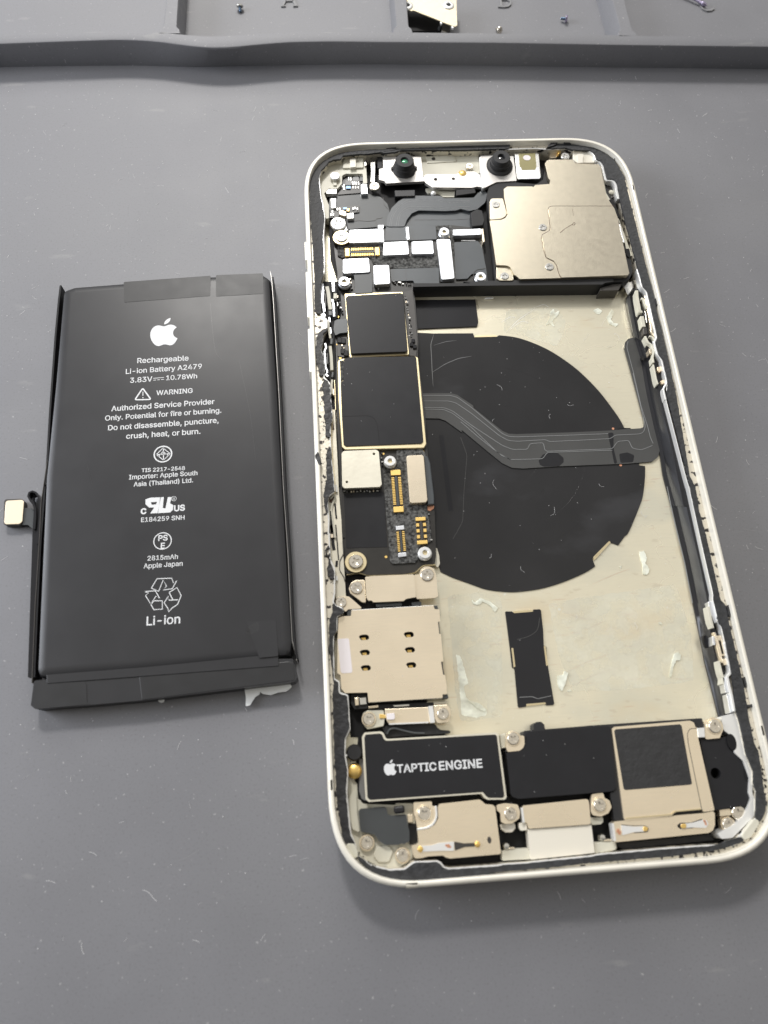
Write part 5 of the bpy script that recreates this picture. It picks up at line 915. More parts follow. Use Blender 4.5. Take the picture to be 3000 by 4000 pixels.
for fr_, pts, wd, m_ in (('P5', [(600, 1800), (640, 1950), (700, 2180)], .4, 'beige'), ('P5', [(655, 1840), (690, 1960), (720, 2090)], .75, 'beige'), ('P5', [(590, 1850), (605, 1960)], .4, 'lid'), ('P5', [(530, 1480), (560, 1640), (585, 1750)], .5, 'whitec'), ('P5', [(560, 1420), (590, 1560), (640, 1680)], 1.0, 'lid'), ('P6', [(400, 300), (440, 480), (470, 560), (460, 640)], .4, 'whitec'), ('P6', [(490, 530), (540, 760)], 1.0, 'lid'), ('P6', [(550, 780), (600, 1050)], .9, 'lid'), ('P6', [(400, 0), (450, 210)], .7, 'beige'), ('P6', [(470, 270), (500, 360)], .6, 'beige')):
    st('key_spring', (fr_, pts), wd, 3.5, 5.3, m_, key2, .08, .3)
# white flank that swells into the lower right corner
part('inner_flank', [('P6', [(430, 1110), (560, 1070), (640, 1045), (690, 1150), (790, 1640), (890, 1900), (880, 2200)]), ('J', [(1540, 900), (1530, 1040), (1400, 1170), (1330, 1240), (1230, 1250), (1190, 1200), (1330, 1130), (1440, 1030), (1500, 880)]), ('P6', [(825, 2200), (835, 1990), (750, 1740), (620, 1620), (620, 1420), (540, 1350), (470, 1300)])], 5.2, 2.4, X['bright'], ph, .5, .35)
link('flank_hole', MB().prism(circ(C('J', 1325, 352, 5.25), .75, 18, 1.3), 4.2, 5.23), X['void'], ph)
# ---------------------------------------------------------------- left key mechanism
kc = part('key_cavity', [('P1', [(330, 0), (600, 0), (620, 560), (570, 700), (560, 1000), (575, 1400), (600, 2212), (520, 2212), (498, 2000), (488, 1770), (400, 1700), (392, 1350), (335, 1180), (370, 1060), (445, 960), (445, 660), (335, 560)])], 4.0, 2.0, X['void'], ph, .1, 0)
for fr_, pts, wd, m_ in (('P1', [(345, 30), (360, 150), (345, 300), (375, 430), (385, 520)], .55, 'lid'), ('P1', [(430, 80), (455, 200), (470, 350), (490, 480)], .75, 'whitec'), ('P1', [(535, 0), (545, 170)], .6, 'lid'), ('P1', [(520, 300), (545, 400), (555, 600)], .45, 'lid'), ('P1', [(610, 350), (615, 420)], .25, 'silver'), ('P1', [(575, 200), (570, 290)], .7, 'whitec'), ('P1', [(360, 540), (400, 600)], .5, 'lid'),
                         ('P1', [(452, 660), (458, 800), (490, 980)], .45, 'whitec'), ('P1', [(470, 610), (480, 700)], .4, 'lid'), ('P1', [(400, 1060), (415, 1140), (385, 1200), (400, 1340), (405, 1480), (435, 1540), (430, 1580)], .40, 'lid'), ('P1', [(485, 1110), (505, 1300), (515, 1530)], .6, 'whitec'), ('P1', [(430, 1230), (445, 1420)], .2, 'grey'), ('P1', [(530, 1560), (520, 1650)], .4, 'slate'), ('P1', [(405, 1590), (450, 1640)], .5, 'lid'), ('P1', [(520, 1690), (510, 1780), (518, 1940)], .42, 'whitec'), ('P1', [(540, 1850), (548, 1960)], .3, 'beige'),
                         ('P1', [(485, 500), (488, 580)], .7, 'slate'), ('P1', [(510, 980), (505, 1080)], .5, 'slate2'), ('P1', [(395, 200), (405, 420)], .35, 'edge'), ('P1', [(490, 790), (500, 900)], .3, 'lid')):
    st('key_spring', (fr_, pts), wd, 3.2, 4.9, m_, kc, .06, .2)
st('opening_lip', [('P1', [(560, 1700), (570, 1900), (580, 2212)]), ('P2', [(500, 60), (510, 400)])], .12, 2.5, 4.3, 'goldd', kc)
# left flank below: ivory strips beside the board
fl = part('left_flank', [('P2', [(447, 0), (480, 0), (495, 330), (530, 1000), (545, 1400), (590, 1900), (605, 2212)]), ('P3', [(470, 200), (490, 520), (520, 950), (535, 1230), (560, 1240), (520, 1300), (360, 1280), (352, 900), (275, 600), (262, 0)]), ('P2', [(385, 1900), (365, 1520), (480, 1420), (435, 900), (415, 470), (440, 190)])], 4.3, 2.2, X['cream'], ph, .3, .1)
for fr_, pts, wd, m_ in (('P2', [(440, 0), (430, 250), (420, 500), (440, 900), (475, 1250), (480, 1440)], .16, 'goldd'), ('P2', [(495, 0), (505, 330), (540, 1000), (560, 1300)], .12, 'void'), ('P2', [(425, 240), (445, 340)], .5, 'hair'), ('P2', [(400, 1540), (470, 1470), (490, 1520), (430, 1640), (420, 1740), (480, 2212)], .26, 'whitec'), ('P2', [(400, 1750), (415, 1900), (440, 2100), (455, 2212)], .55, 'void'), ('P2', [(480, 1620), (495, 1800), (505, 1880)], .3, 'void'), ('P2', [(510, 1420), (495, 1300)], .35, 'silver'), ('P2', [(365, 1550), (380, 1750), (390, 2000)], .2, 'whitec'), ('P2', [(395, 1600), (440, 1500)], .55, 'hair'),
                         ('P3', [(285, 0), (300, 100), (310, 300), (330, 430)], .55, 'void'), ('P3', [(360, 0), (385, 300), (400, 500), (410, 600)], .2, 'void'), ('P3', [(480, 300), (495, 500), (430, 620), (425, 780), (500, 900), (520, 980)], .14, 'edge'), ('P3', [(380, 620), (370, 720)], .4, 'void'), ('P3', [(270, 580), (330, 720), (350, 780), (350, 1000)], .3, 'whitec'), ('P3', [(290, 160), (300, 220)], .5, 'beige'), ('P3', [(372, 880), (378, 960)], .35, 'bright')):
    st('flank_edge', (fr_, pts), wd, 3.5, 4.45 if m_ in ('void', 'hair', 'edge') else 4.75, m_, fl, 0, .3)
part('gold_edge_band', [('P2', [(495, 0), (545, 0), (560, 400), (580, 900), (600, 1400), (650, 2212), (605, 2212), (545, 1400), (530, 1000)])], 3.75, 2.2, X['pcb'], ph, .1, 0)
# ---------------------------------------------------------------- logic board
PZ = 3.5
board = part('logic_board', [('A', [(360, 960), (500, 938), (845, 908), (1320, 905), (1460, 900), (1725, 930), (1745, 1100), (1790, 1445), (1340, 1455), (1330, 1440), (1110, 1450), (1105, 1600)]), ('C', [(1108, 60), (1148, 560), (1142, 690), (1190, 1050), (1215, 1300), (1222, 1500)]), ('E', [(1110, 60), (1112, 130), (1178, 690), (1190, 1000), (1192, 1120), (1180, 1190), (1070, 1198), (1030, 1230), (1000, 1265), (900, 1285), (560, 1293), (480, 1268), (370, 1285), (348, 1255), (335, 1100), (315, 900), (295, 300), (278, 0)]),
    ('C', [(392, 1500), (388, 1200), (385, 700), (378, 500), (440, 290), (430, 150), (425, 20)]), ('A', [(395, 1420), (400, 1350), (375, 1180), (365, 1060)])], PZ, 1.7, X['pcb'], ph, .25, .06)
foam1 = part('foam_pad', ('A', [(400, 1065), (500, 1070), (810, 1065), (820, 1185), (1070, 1190), (1310, 1175), (1335, 1290), (890, 1300), (870, 1262), (735, 1262), (705, 1195), (440, 1200), (400, 1180)]), PZ + .28, PZ, X['foam'], board, .2, .06)
part('foam_pad', ('A', [(850, 905), (1310, 905), (1320, 1030), (1080, 1040), (830, 1045)]), PZ + .35, PZ, X['slate'], board, .3, .06)
part('foam_pad', ('A', [(1300, 905), (1460, 900), (1480, 1050), (1480, 1400), (1345, 1430), (1310, 1030), (1320, 1000)]), PZ + .2, PZ, X['foam'], board, .2, .05)
part('display_flex', ('A', [(888, 1305), (1335, 1292), (1342, 1445), (1118, 1450), (1100, 1412), (900, 1418)]), PZ + .4, PZ, X['slate'], board, .2, .06)
st('sheet_edge', ('A', [(1030, 1300), (1035, 1410)]), .05, PZ + .3, PZ + .43, 'edge', board)
part('display_flex', ('A', [(548, 1348), (712, 1340), (722, 1440), (722, 1524), (562, 1532), (556, 1400)]), PZ + .75, PZ, X['slate2'], board, .15, .1)
part('big_flex', [('A', [(1478, 1058), (1700, 1045), (1735, 1100), (1775, 1300), (1790, 1432), (1700, 1438), (1685, 1345), (1640, 1352), (1600, 1395), (1495, 1400)])], PZ + .35, PZ, X['slate'], board, .35, .06)
st('sheet_edge', ('B', [(120, 1400), (118, 1340), (150, 1310), (230, 1300)]), .08, PZ + .2, PZ + .42, 'edge', board)
mb = MB()
for k in range(11): c = C('B', 10 + 12 * k, 1042, PZ + .42); mb.prism(circ(c, .09, 6), PZ, PZ + .45)
link('solder_row', mb, X['bright'], board)
for q, z_ in (([(510, 942), (825, 930), (834, 1050), (820, 1056), (512, 1064), (503, 1050)], 4.5), ([(826, 1056), (1052, 1046), (1062, 1160), (1050, 1170), (825, 1180), (818, 1165)], 4.5), ([(1085, 1050), (1282, 1040), (1292, 1155), (1280, 1165), (1095, 1168), (1086, 1150)], 4.5), ([(448, 1212), (690, 1200), (700, 1325), (690, 1335), (460, 1347), (447, 1330)], 4.55),
              ([(730, 1275), (745, 1268), (868, 1266), (878, 1278), (888, 1435), (876, 1442), (745, 1450), (735, 1430)], 4.6), ([(1315, 1035), (1325, 1028), (1436, 1026), (1446, 1040), (1484, 1385), (1470, 1395), (1372, 1404), (1358, 1390)], 4.5)):
    o = part('connector_lid', ('A', q), z_, PZ, X['lid'], board, .32, .10)
    part('lid_skirt', ('A', [(x + (3 if x > 700 else -3) * 0, y + 9) for x, y in q]), z_ - .45, PZ, X['goldd'], o, .32, .05)
part('connector_lid', [('A', [(1468, 942), (1659, 935)]), ('B', [(180, 930), (192, 940), (190, 985), (0, 993)]), ('A', [(1468, 992)])], 4.6, PZ, X['lid'], board, .12, .08)
part('metal_tab', ('A', [(1030, 918), (1056, 912), (1068, 1030), (1042, 1036)]), 4.5, PZ, X['lid'], board, .1, .06)
part('metal_tab', ('B', [(190, 935), (208, 930), (222, 1050), (205, 1060)]), 4.5, PZ, X['beige'], board, .1, .06)
def connector(fr, corners, n, parent, z=PZ + .75, body='gold', ends='gold', along=0, dark_core='slate2'):
    """board socket: tray with two rows of pins and a rib between them; corners: TL,TR,BR,BL with pins along TL->TR (0) or TL->BL (1)"""
    P = [Vector(at(px(fr, q), z)) for q in corners]
    if along: P = [P[3], P[0], P[1], P[2]]
    def uv(u, v):
        a = P[0].lerp(P[1], u); b = P[3].lerp(P[2], u); q = a.lerp(b, v); return (q.x, q.y)
    q4 = lambda a, b, c, d: [uv(a, b), uv(c, b), uv(c, d), uv(a, d)]
    mb = MB(); mb.prism(fil(q4(0, 0, 1, 1), .2), PZ, z - .35, 0)
    o = link('board_socket', mb, X['edge'], parent, bev=.03)
    e = MB()
    for a, c in ((0, .13), (.87, 1)): e.prism(fil(q4(a, 0, c, 1), .12), PZ, z, 0)
    link('socket_end', e, X[ends], o, bev=.05)
    pn = MB()
    for k in range(n):
        u = .17 + .66 * (k + .5) / n; w_ = .66 / n * .27
        pn.prism(q4(u - w_, .02, u + w_, .30), PZ, z - .02); pn.prism(q4(u - w_, .70, u + w_, .98), PZ, z - .02)
    link('contact_pins', pn, X[body], o)
    link('socket_rib', MB().prism(q4(.15, .40, .85, .60), PZ, z - .08), X[dark_core], o, bev=.03)
    return o
connector('A', [(468, 1112), (785, 1102), (790, 1176), (470, 1186)], 13, board)
connector('E', [(772, 322), (863, 318), (895, 708), (802, 714)], 17, board, along=1)
connector('E', [(820, 842), (896, 836), (920, 1120), (845, 1130)], 11, board, ends='lid', along=1)
connector('E', [(1003, 762), (1095, 756), (1116, 1003), (1020, 1010)], 3, board, along=1, dark_core='edge')
for fr_, q, r0, z_ in (('A', (1388, 957), 1.05, 5.0), ('A', (462, 1418), 1.15, 5.1), ('B', (186, 1372), 1.1, 4.9), ('E', (768, 236), 1.05, 5.0), ('E', (1092, 1086), 1.1, 5.0)): standoff(C(fr_, *q, z_), r0, z_, board, 'lid' if fr_ != 'E' else 'bright')
# packages
fr1 = link('shield_frame', MB().prism(fil(tr(('C', [(465, 112), (1002, 94), (1062, 670), (1050, 678), (512, 702), (500, 560)]), 4.1), .2), PZ, 4.1), X['goldd'], board, bev=.05)
part('shield_fence', ('C', [(1008, 100), (1098, 70), (1140, 560), (1130, 690), (1068, 685)]), PZ + .25, PZ, X['edge'], board, .1, .04)
for q in ((1048, 190), (1055, 290), (1060, 330), (1065, 400), (1068, 430), (1062, 500), (1040, 240)): link('solder_dot', MB().prism(circ(C('C', *q, PZ + .3), .09, 6, .13), PZ, PZ + .32), X['silver'], board)
for q in ((1100, 545), (1115, 600), (1085, 580)): link('chip', MB().prism(fil([C('C', q[0] - 17, q[1] - 17, 4.1), C('C', q[0] + 17, q[1] - 17, 4.1), C('C', q[0] + 17, q[1] + 17, 4.1), C('C', q[0] - 17, q[1] + 17, 4.1)], .2), PZ, 4.1), X['blackg'], board, bev=.1)
part('processor_cover', ('C', [(474, 145), (500, 130), (985, 104), (1008, 118), (1048, 635), (1032, 648), (535, 667), (520, 652)]), 4.75, 4.0, X['black'], fr1, .25, .06)
fr2 = part('shield_frame', ('C', [(398, 745), (412, 722), (455, 712), (1120, 690), (1146, 702), (1222, 1500), (1200, 1540), (470, 1557), (438, 1530), (405, 1100)]), 4.25, PZ, X['goldd'], board, .35, .12)
part('processor_cover', ('C', [(456, 718), (520, 700), (1116, 692), (1128, 705), (1194, 1475), (1178, 1496), (480, 1522), (455, 1505), (440, 1250), (428, 930), (456, 915)]), 4.45, 4.1, X['black'], fr2, .3, .05)
st('cover_seam', ('C', [(442, 1248), (680, 1240), (735, 1260), (768, 1320), (780, 1420), (786, 1507)]), .17, 4.4, 4.458, 'void', fr2, 0, .8)
part('foil_corner', ('C', [(420, 735), (455, 725), (458, 900), (430, 925)]), 4.40, 4.1, X['foam'], fr2, .1, .04)
part('side_flex', ('C', [(372, 362), (400, 350), (490, 342), (496, 468), (420, 478), (378, 498), (362, 440)]), 4.35, 2.5, X['slate'], board, .2, .2)
part('side_chips', ('C', [(390, 510), (485, 492), (505, 690), (450, 700), (400, 690)]), PZ + .2, PZ, X['edge'], board, .1, .04)
for q in ((418, 540), (455, 545), (450, 640), (478, 660)): link('chip', MB().prism(fil([C('C', q[0] - 22, q[1] - 26, 4.0), C('C', q[0] + 22, q[1] - 26, 4.0), C('C', q[0] + 22, q[1] + 26, 4.0), C('C', q[0] - 22, q[1] + 26, 4.0)], .3), PZ, 4.0), X['blackg'], board, bev=.12)
for fr_, q in (('C', (403, 325)), ('C', (1067, 142)), ('C', (1117, 680)), ('C', (425, 706)), ('C', (823, 1592)), ('C', (1190, 1572)), ('E', (730, 1126)), ('C', (400, 580))): link('test_point', MB().prism(circ(C(fr_, *q, PZ + .06), .24, 12), PZ, PZ + .06), X['gold'], board)
pm = part('power_module', ('E', [(318, 168), (338, 146), (635, 134), (662, 148), (690, 455), (672, 478), (345, 490), (324, 470)]), 5.0, 4.4, X['cream'], board, .4, .16, holes=[('c', 'E', (618, 172), .26), ('c', 'E', (367, 432), .24)])
part('module_base', ('E', [(316, 178), (665, 160), (692, 470), (676, 492), (345, 506), (322, 485)]), 4.4, PZ, X['edge'], pm, .3, .04)
st('solder_row', ('E', [(345, 502), (560, 497), (680, 488)]), .1, PZ, 3.72, 'silver', pm)
part('board_label', ('E', [(338, 545), (700, 520), (712, 530), (742, 1035), (362, 1046)]), PZ + .06, PZ, X['black'], board, .15, .02)
part('foam_pad', ('E', [(826, 140), (1062, 124), (1095, 170), (1110, 640), (1116, 735), (1148, 900), (1145, 985), (1070, 1012), (1030, 1040), (1022, 1150), (1000, 1180), (790, 1190), (766, 1160), (748, 900), (722, 640), (705, 322), (745, 305), (800, 300), (832, 262)]), PZ + .32, PZ, X['foam'], board, .3, .06)
part('connector_lid', ('E', [(918, 205), (935, 188), (1065, 181), (1080, 195), (1114, 600), (1098, 622), (970, 630), (950, 618)]), 4.9, PZ, X['beige'], board, .3, .10)
part('tail_flex', ('E', [(1082, 186), (1118, 195), (1140, 260), (1176, 560), (1178, 640), (1118, 642), (1112, 600)]), 4.5, 2.6, X['slate'], board, .3, .3)
part('tail_flex', ('E', [(1112, 655), (1178, 645), (1172, 680), (1140, 702), (1108, 696)]), 3.6, 2.6, X['copper'], board, .2, .1)
screw(C('E', 450, 1166, 4.4), 1.35, 4.4, board, 'screw', washer=1.95, h=.5)
part('coil_flap', ('E', [(1182, 1050), (1200, 1040), (1222, 1110), (1230, 1190), (1210, 1228), (1180, 1200)]), 2.6, 1.7, X['cream'], ph, .2, .06)
st('board_edge_line', ('E', [(365, 1290), (480, 1272), (560, 1298), (900, 1290), (1000, 1272), (1070, 1205), (1185, 1196)]), .14, 2.6, 3.3, 'goldd', board, 0, .5)
# rows of tiny parts along the board edges, glue drops and dust
r_ = random.Random(31)
for fr_, (x0, y0), (x1, y1), n in (('C', (1030, 120), (1090, 520), 16), ('C', (400, 520), (500, 690), 6), ('C', (400, 130), (455, 300), 7), ('E', (690, 150), (700, 300), 4), ('E', (560, 1100), (740, 1270), 0), ('E', (1120, 700), (1150, 1000), 5), ('A', (505, 1380), (540, 1500), 4), ('A', (905, 1425), (1090, 1445), 8), ('E', (330, 520), (690, 515), 12), ('A', (1350, 985), (1440, 1012), 4)):
    for k in range(n):
        t = (k + .5) / n; cx_, cy_ = x0 + (x1 - x0) * t + r_.uniform(-7, 7), y0 + (y1 - y0) * t + r_.uniform(-4, 4); a, b = r_.choice([(5, 9), (9, 5), (7, 7), (4, 7)])
        o = link('capacitor', MB().prism([C(fr_, cx_ - a, cy_ - b, PZ + .4), C(fr_, cx_ + a, cy_ - b, PZ + .4), C(fr_, cx_ + a, cy_ + b, PZ + .4), C(fr_, cx_ - a, cy_ + b, PZ + .4)], PZ, PZ + r_.uniform(.3, .5)), X[r_.choice(['edge', 'grey', 'blackg', 'silver', 'beige'])], board, bev=.02)
mb = MB()
for _ in range(260):
    x, y = r_.uniform(-30, 28), r_.uniform(-66, 62); s_ = r_.uniform(.03, .075)
    z_ = 1.8 if (x > -12 and -38 < y < 34) else (4.76 if (-31 < x < -15 and 28 < y < 44) else (4.46 if -31 < x < -15 and 5 < y < 28 else (5.38 if y < -40 else 1.8)))
    mb.prism([(x + s_ * math.cos(a_), y + s_ * math.sin(a_)) for a_ in (0, 1.3, 2.4, 3.9, 5)], z_, z_ + .03)
for _ in range(16):
    x, y = r_.uniform(-8, 28), r_.uniform(-38, 32); a_ = r_.uniform(0, 6.28); L_ = r_.uniform(.5, 2.2)
    mb.stroke([(x + L_ * t * math.cos(a_ + t), y + L_ * t * math.sin(a_ + t)) for t in (0, .3, .6, 1)], .03, 1.83, 1.86)
du = link('dust', mb, X['lint'], ph); du['kind'] = 'stuff'
# ---- bracket below the board
bk = part('board_bracket', ('E', [(536, 1312), (600, 1304), (980, 1288), (990, 1300), (1008, 1498), (965, 1505), (918, 1514), (892, 1534), (612, 1546), (598, 1530), (565, 1530), (548, 1500)]), 4.7, 4.2, X['beige'], ph, .15, .10)
part('bracket_wing', ('E', [(985, 1292), (1036, 1290), (1050, 1240), (1085, 1216), (1130, 1215), (1172, 1235), (1194, 1290), (1212, 1490), (1182, 1506), (1012, 1516)]), 4.45, 3.9, X['beige'], bk, .3, .08)
part('bracket_wing', ('E', [(534, 1340), (450, 1340), (405, 1365), (384, 1420), (400, 1465), (505, 1545), (545, 1552)]), 4.2, 3.6, X['beige'], bk, .3, .08)
screw(C('E', 458, 1411, 4.5), 1.15, 4.5, bk, 'screw'); screw(C('E', 1112, 1290, 4.75), 1.2, 4.75, bk, 'screw')
part('press_connector', ('E', [(635, 1560), (875, 1550), (880, 1575), (640, 1588)]), 3.4, 2.0, X['slate'], ph, .1, .1)
part('press_connector', ('E', [(965, 1545), (1055, 1538), (1060, 1572), (970, 1582)]), 3.4, 2.0, X['slate'], ph, .1, .1)
lk = part('corner_bracket', ('E', [(268, 1520), (310, 1490), (385, 1492), (430, 1530), (515, 1605), (380, 1612), (350, 1640), (330, 1590), (280, 1580)]), 4.9, 4.2, X['beige'], ph, .25, .08)
screw(C('E', 313, 1545, 5.15), 1.0, 5.15, lk, 'screw')
# ---------------------------------------------------------------- card reader
def slot(cx, cy):
    return [(cx - 48, cy - 6), (cx - 36, cy - 20), (cx - 10, cy - 26), (cx + 25, cy - 27), (cx + 44, cy - 14), (cx + 48, cy + 6), (cx + 36, cy + 22), (cx - 26, cy + 26)]
SL = [(407, 450), (415, 590), (424, 733), (822, 424), (832, 565), (844, 706)]
rd = part('card_reader', ('F', [(290, 200), (1050, 155), (1062, 188), (1106, 190), (1112, 300), (1092, 305), (1104, 418), (1120, 420), (1142, 672), (1120, 675), (1140, 795), (1158, 800), (1172, 890), (1175, 972), (1134, 978), (1136, 1008), (448, 1050), (440, 960), (232, 965), (198, 925), (190, 800), (160, 780), (162, 460), (172, 270), (205, 255), (286, 250)]), 5.0, 4.7, X['beige'], ph, .12, .06, holes=[('F', slot(*s)) for s in SL])
for s in SL:
    part('card_contact', ('F', [(s[0] - 28, s[1] + 2), (s[0] + 14, s[1] - 2), (s[0] + 20, s[1] + 22), (s[0] - 20, s[1] + 25)]), 4.35, 3.2, X['gold'], rd, .1, .05)
link('reader_side', MB().prism(fil(tr(('F', [(292, 205), (1048, 162), (1100, 200), (1170, 960), (1130, 1002), (450, 1044), (440, 965), (235, 960), (200, 900), (175, 280)]), 4.7), .1), 2.2, 3.4), X['blackm'], rd)
link('reader_skirt', MB().stroke(tr(('F', [(450, 1048), (1134, 1007)]), 4.95), .2, 2.6, 4.95), X['silver'], rd, bev=.04)
link('reader_skirt', MB().stroke(tr(('F', [(292, 201), (1050, 157)]), 4.9), .2, 2.6, 4.9), X['bright'], rd, bev=.04)
part('pale_sticker', ('F', [(163, 475), (175, 463), (258, 458), (270, 470), (300, 765), (290, 778), (205, 783), (190, 765)]), 5.05, 4.95, X['pale'], rd, .25, .02)
for q in ([(255, 202), (288, 196), (288, 246), (250, 250)], [(1054, 158), (1085, 152), (1095, 184), (1064, 186)], [(1136, 985), (1182, 975), (1192, 1012), (1140, 1018)]): part('black_corner', ('F', q), 4.7, 3.0, X['slate2'], rd, .1, .05)
for q in ([(1088, 310), (1098, 305), (1112, 416), (1100, 420)], [(1118, 680), (1130, 675), (1152, 795), (1138, 798)], [(165, 355), (186, 352), (182, 410), (168, 412)], [(188, 800), (206, 797), (208, 856), (192, 860)]): part('spring_notch', ('F', q), 4.8, 3.0, X['edge'], rd, .08, 0)
part('eject_block', ('F', [(285, 975), (438, 965), (444, 1108), (320, 1118), (285, 1060)]), 3.8, 2.0, X['blackm'], ph, .1, .08)
part('eject_lever', ('F', [(320, 1010), (356, 1005), (360, 1078), (326, 1082)]), 4.4, 3.0, X['beige'], ph, .1, .06)
part('eject_lever', ('F', [(364, 1010), (428, 1002), (432, 1068), (372, 1075)]), 4.2, 3.0, X['silver'], ph, .1, .06)
part('rail_strip', ('F', [(448, 1085), (540, 1075), (540, 1100), (450, 1108)]), 3.4, 2.0, X['beige'], ph, .05, .05)
part('rail_strip', ('F', [(535, 1075), (1050, 1050), (1048, 1085), (860, 1092), (720, 1108), (540, 1112)]), 3.3, 2.0, X['blackm'], ph, .05, .05)
part('rail_strip', ('F', [(672, 1078), (825, 1068), (828, 1084), (690, 1092)]), 3.4, 3.2, X['silver'], ph, .05, .03)
part('rail_strip', ('F', [(1052, 1050), (1178, 1042), (1180, 1062), (1054, 1072)]), 3.3, 2.0, X['cream'], ph, .05, .05)
lp = part('lower_bracket', ('F', [(600, 1112), (1000, 1095), (1020, 1240), (1000, 1245), (638, 1252), (620, 1225), (605, 1180)]), 4.1, 3.6, X['beige'], ph, .12, .08)
st('bracket_ridge', ('F', [(640, 1252), (1005, 1236)]), .22, 3.4, 4.2, 'bright', lp)
st('bracket_ridge', ('F', [(1024, 1085), (1042, 1240)]), .75, 3.4, 4.5, 'bright', lp)
part('bracket_wing', ('F', [(1052, 1078), (1178, 1070), (1208, 1110), (1212, 1170), (1192, 1238), (1085, 1246), (1060, 1200)]), 4.4, 3.9, X['beige'], lp, .3, .08)
part('bracket_wing', ('F', [(385, 1190), (400, 1150), (440, 1125), (590, 1122), (600, 1200), (590, 1270), (440, 1300), (410, 1270)]), 3.8, 3.2, X['whitec'], lp, .3, .08)
screw(C('F', 452, 1205, 4.4), 1.0, 4.4, lp, 'screw', washer=1.2, label='w'); screw(C('F', 1140, 1156, 4.85), 1.0, 4.85, lp, 'screw')
part('gold_strip', ('F', [(550, 1160), (612, 1165), (612, 1196), (552, 1198)]), 4.05, 3.6, X['gold'], lp, .05, .03)
part('white_pad', ('F', [(618, 1155), (690, 1150), (694, 1200), (680, 1212), (622, 1212)]), 4.7, 4.0, X['pale'], lp, .12, .08)
part('speaker_flex', ('F', [(572, 1275), (700, 1262), (960, 1252), (1060, 1248), (1092, 1290), (1120, 1308), (1200, 1312), (1212, 1335), (620, 1372), (590, 1320)]), 3.0, 1.9, X['blackm'], ph, .3, .08)
st('flex_curl', ('F', [(622, 1345), (640, 1300), (690, 1288), (800, 1318), (880, 1335), (970, 1336)]), .25, 2.8, 3.8, 'slate2', ph, .05, .8)
# ---------------------------------------------------------------- vibration motor
tp = part('vibration_motor', ('H', [(388, 185), (412, 146), (560, 134), (588, 148), (606, 192), (625, 205), (1628, 146), (1652, 160), (1728, 742), (1714, 766), (1550, 768), (1520, 748), (1494, 712), (450, 788), (422, 765)]), 5.3, 2.0, X['cream'], ph, .3, .10)
part('motor_label', ('H', [(410, 195), (422, 165), (552, 154), (574, 166), (592, 208), (614, 222), (1618, 164), (1636, 176), (1706, 730), (1694, 750), (1562, 750), (1536, 732), (1508, 696), (468, 770), (440, 750)]), 5.35, 5.2, X['black'], tp, .25, .02)
mb = MB()
put_text(mb, "TAPTIC", C('H', 716, 517, 5.37), C('H', 1078, 494, 5.37), 5.36, .05, .94); put_text(mb, "ENGINE", C('H', 1106, 493, 5.37), C('H', 1503, 468, 5.37), 5.36, .05, .94)
link('printed_text', mb, X['print'], tp)
mb = MB(); put_fruit(mb, C('H', 648, 470, 5.37), Vector(C('H', 1503, 468, 5.37)) - Vector(C('H', 716, 517, 5.37)), 2.35, 5.375); link('fruit_logo', mb, X['print'], tp)
st('motor_wall', ('H', [(352, 360), (360, 700), (400, 790), (700, 800)]), .5, 2.0, 3.2, 'void', ph)
part('motor_side', ('H', [(362, 380), (402, 395), (430, 765), (418, 780), (385, 760), (362, 690)]), 3.4, 2.0, X['grey'], ph, .1, .05)
link('coin_cell_plug', MB().lathe(C('H', 318, 330, 4.6), [(1.25, 2), (1.3, 4.2), (1.1, 4.6), (.02, 4.6)], 22), X['blackm'], ph, smooth=True)
link('gold_terminal', MB().lathe(C('H', 318, 500, 4.4), [(1.15, 2), (1.2, 3.6), (.9, 3.9), (.9, 4.3), (.5, 4.5), (.02, 4.5)], 22), X['gold'], ph, smooth=True)
part('flank_wall', ('H', [(240, 340), (280, 360), (285, 560), (345, 620), (350, 760), (440, 800), (860, 800), (880, 870), (880, 1180), (840, 1340), (700, 1408), (560, 1395), (360, 1290), (335, 1180), (290, 1080), (262, 750)]), 3.2, 1.8, X['whitec'], ph, .4, .1)
part('flank_rib', ('H', [(262, 760), (300, 690), (335, 690), (345, 900), (360, 1000), (370, 1075), (300, 1040), (272, 930)]), 4.0, 3.0, X['whitec'], ph, .3, .2)
part('flank_pocket', ('H', [(520, 1200), (640, 1190), (680, 1250), (640, 1350), (540, 1350), (490, 1290)]), 3.5, 3.0, X['whitec'], ph, .6, .15)
mc = part('microphone_cover', ('H', [(358, 870), (380, 852), (600, 832), (618, 850), (628, 905), (668, 915), (800, 905), (812, 1000), (828, 1060), (830, 1150), (780, 1180), (750, 1172), (730, 1185), (600, 1185), (548, 1150), (505, 1090), (375, 1062), (368, 1000)]), 4.3, 2.6, X['slate2'], ph, .3, .12)
link('cover_loop', MB().stroke(tr(('H', [(685, 865), (785, 855)]), 4.9), 1.1, 4.0, 4.9), X['blackg'], mc, bev=.3)
part('cover_contact', ('H', [(808, 908), (855, 905), (858, 975), (815, 980)]), 3.9, 2.6, X['beige'], mc, .1, .05)
part('cover_gap', ('H', [(815, 985), (885, 990), (900, 1060), (905, 1160), (880, 1190), (830, 1185)]), 3.5, 2.6, X['void'], mc, .2, 0)
screw(C('H', 435, 1168, 4.2), 1.0, 4.2, ph, 'screw', washer=1.22, label='w'); screw(C('H', 766, 1286, 4.2), 1.0, 4.2, ph, 'screw', washer=1.2, label='w')
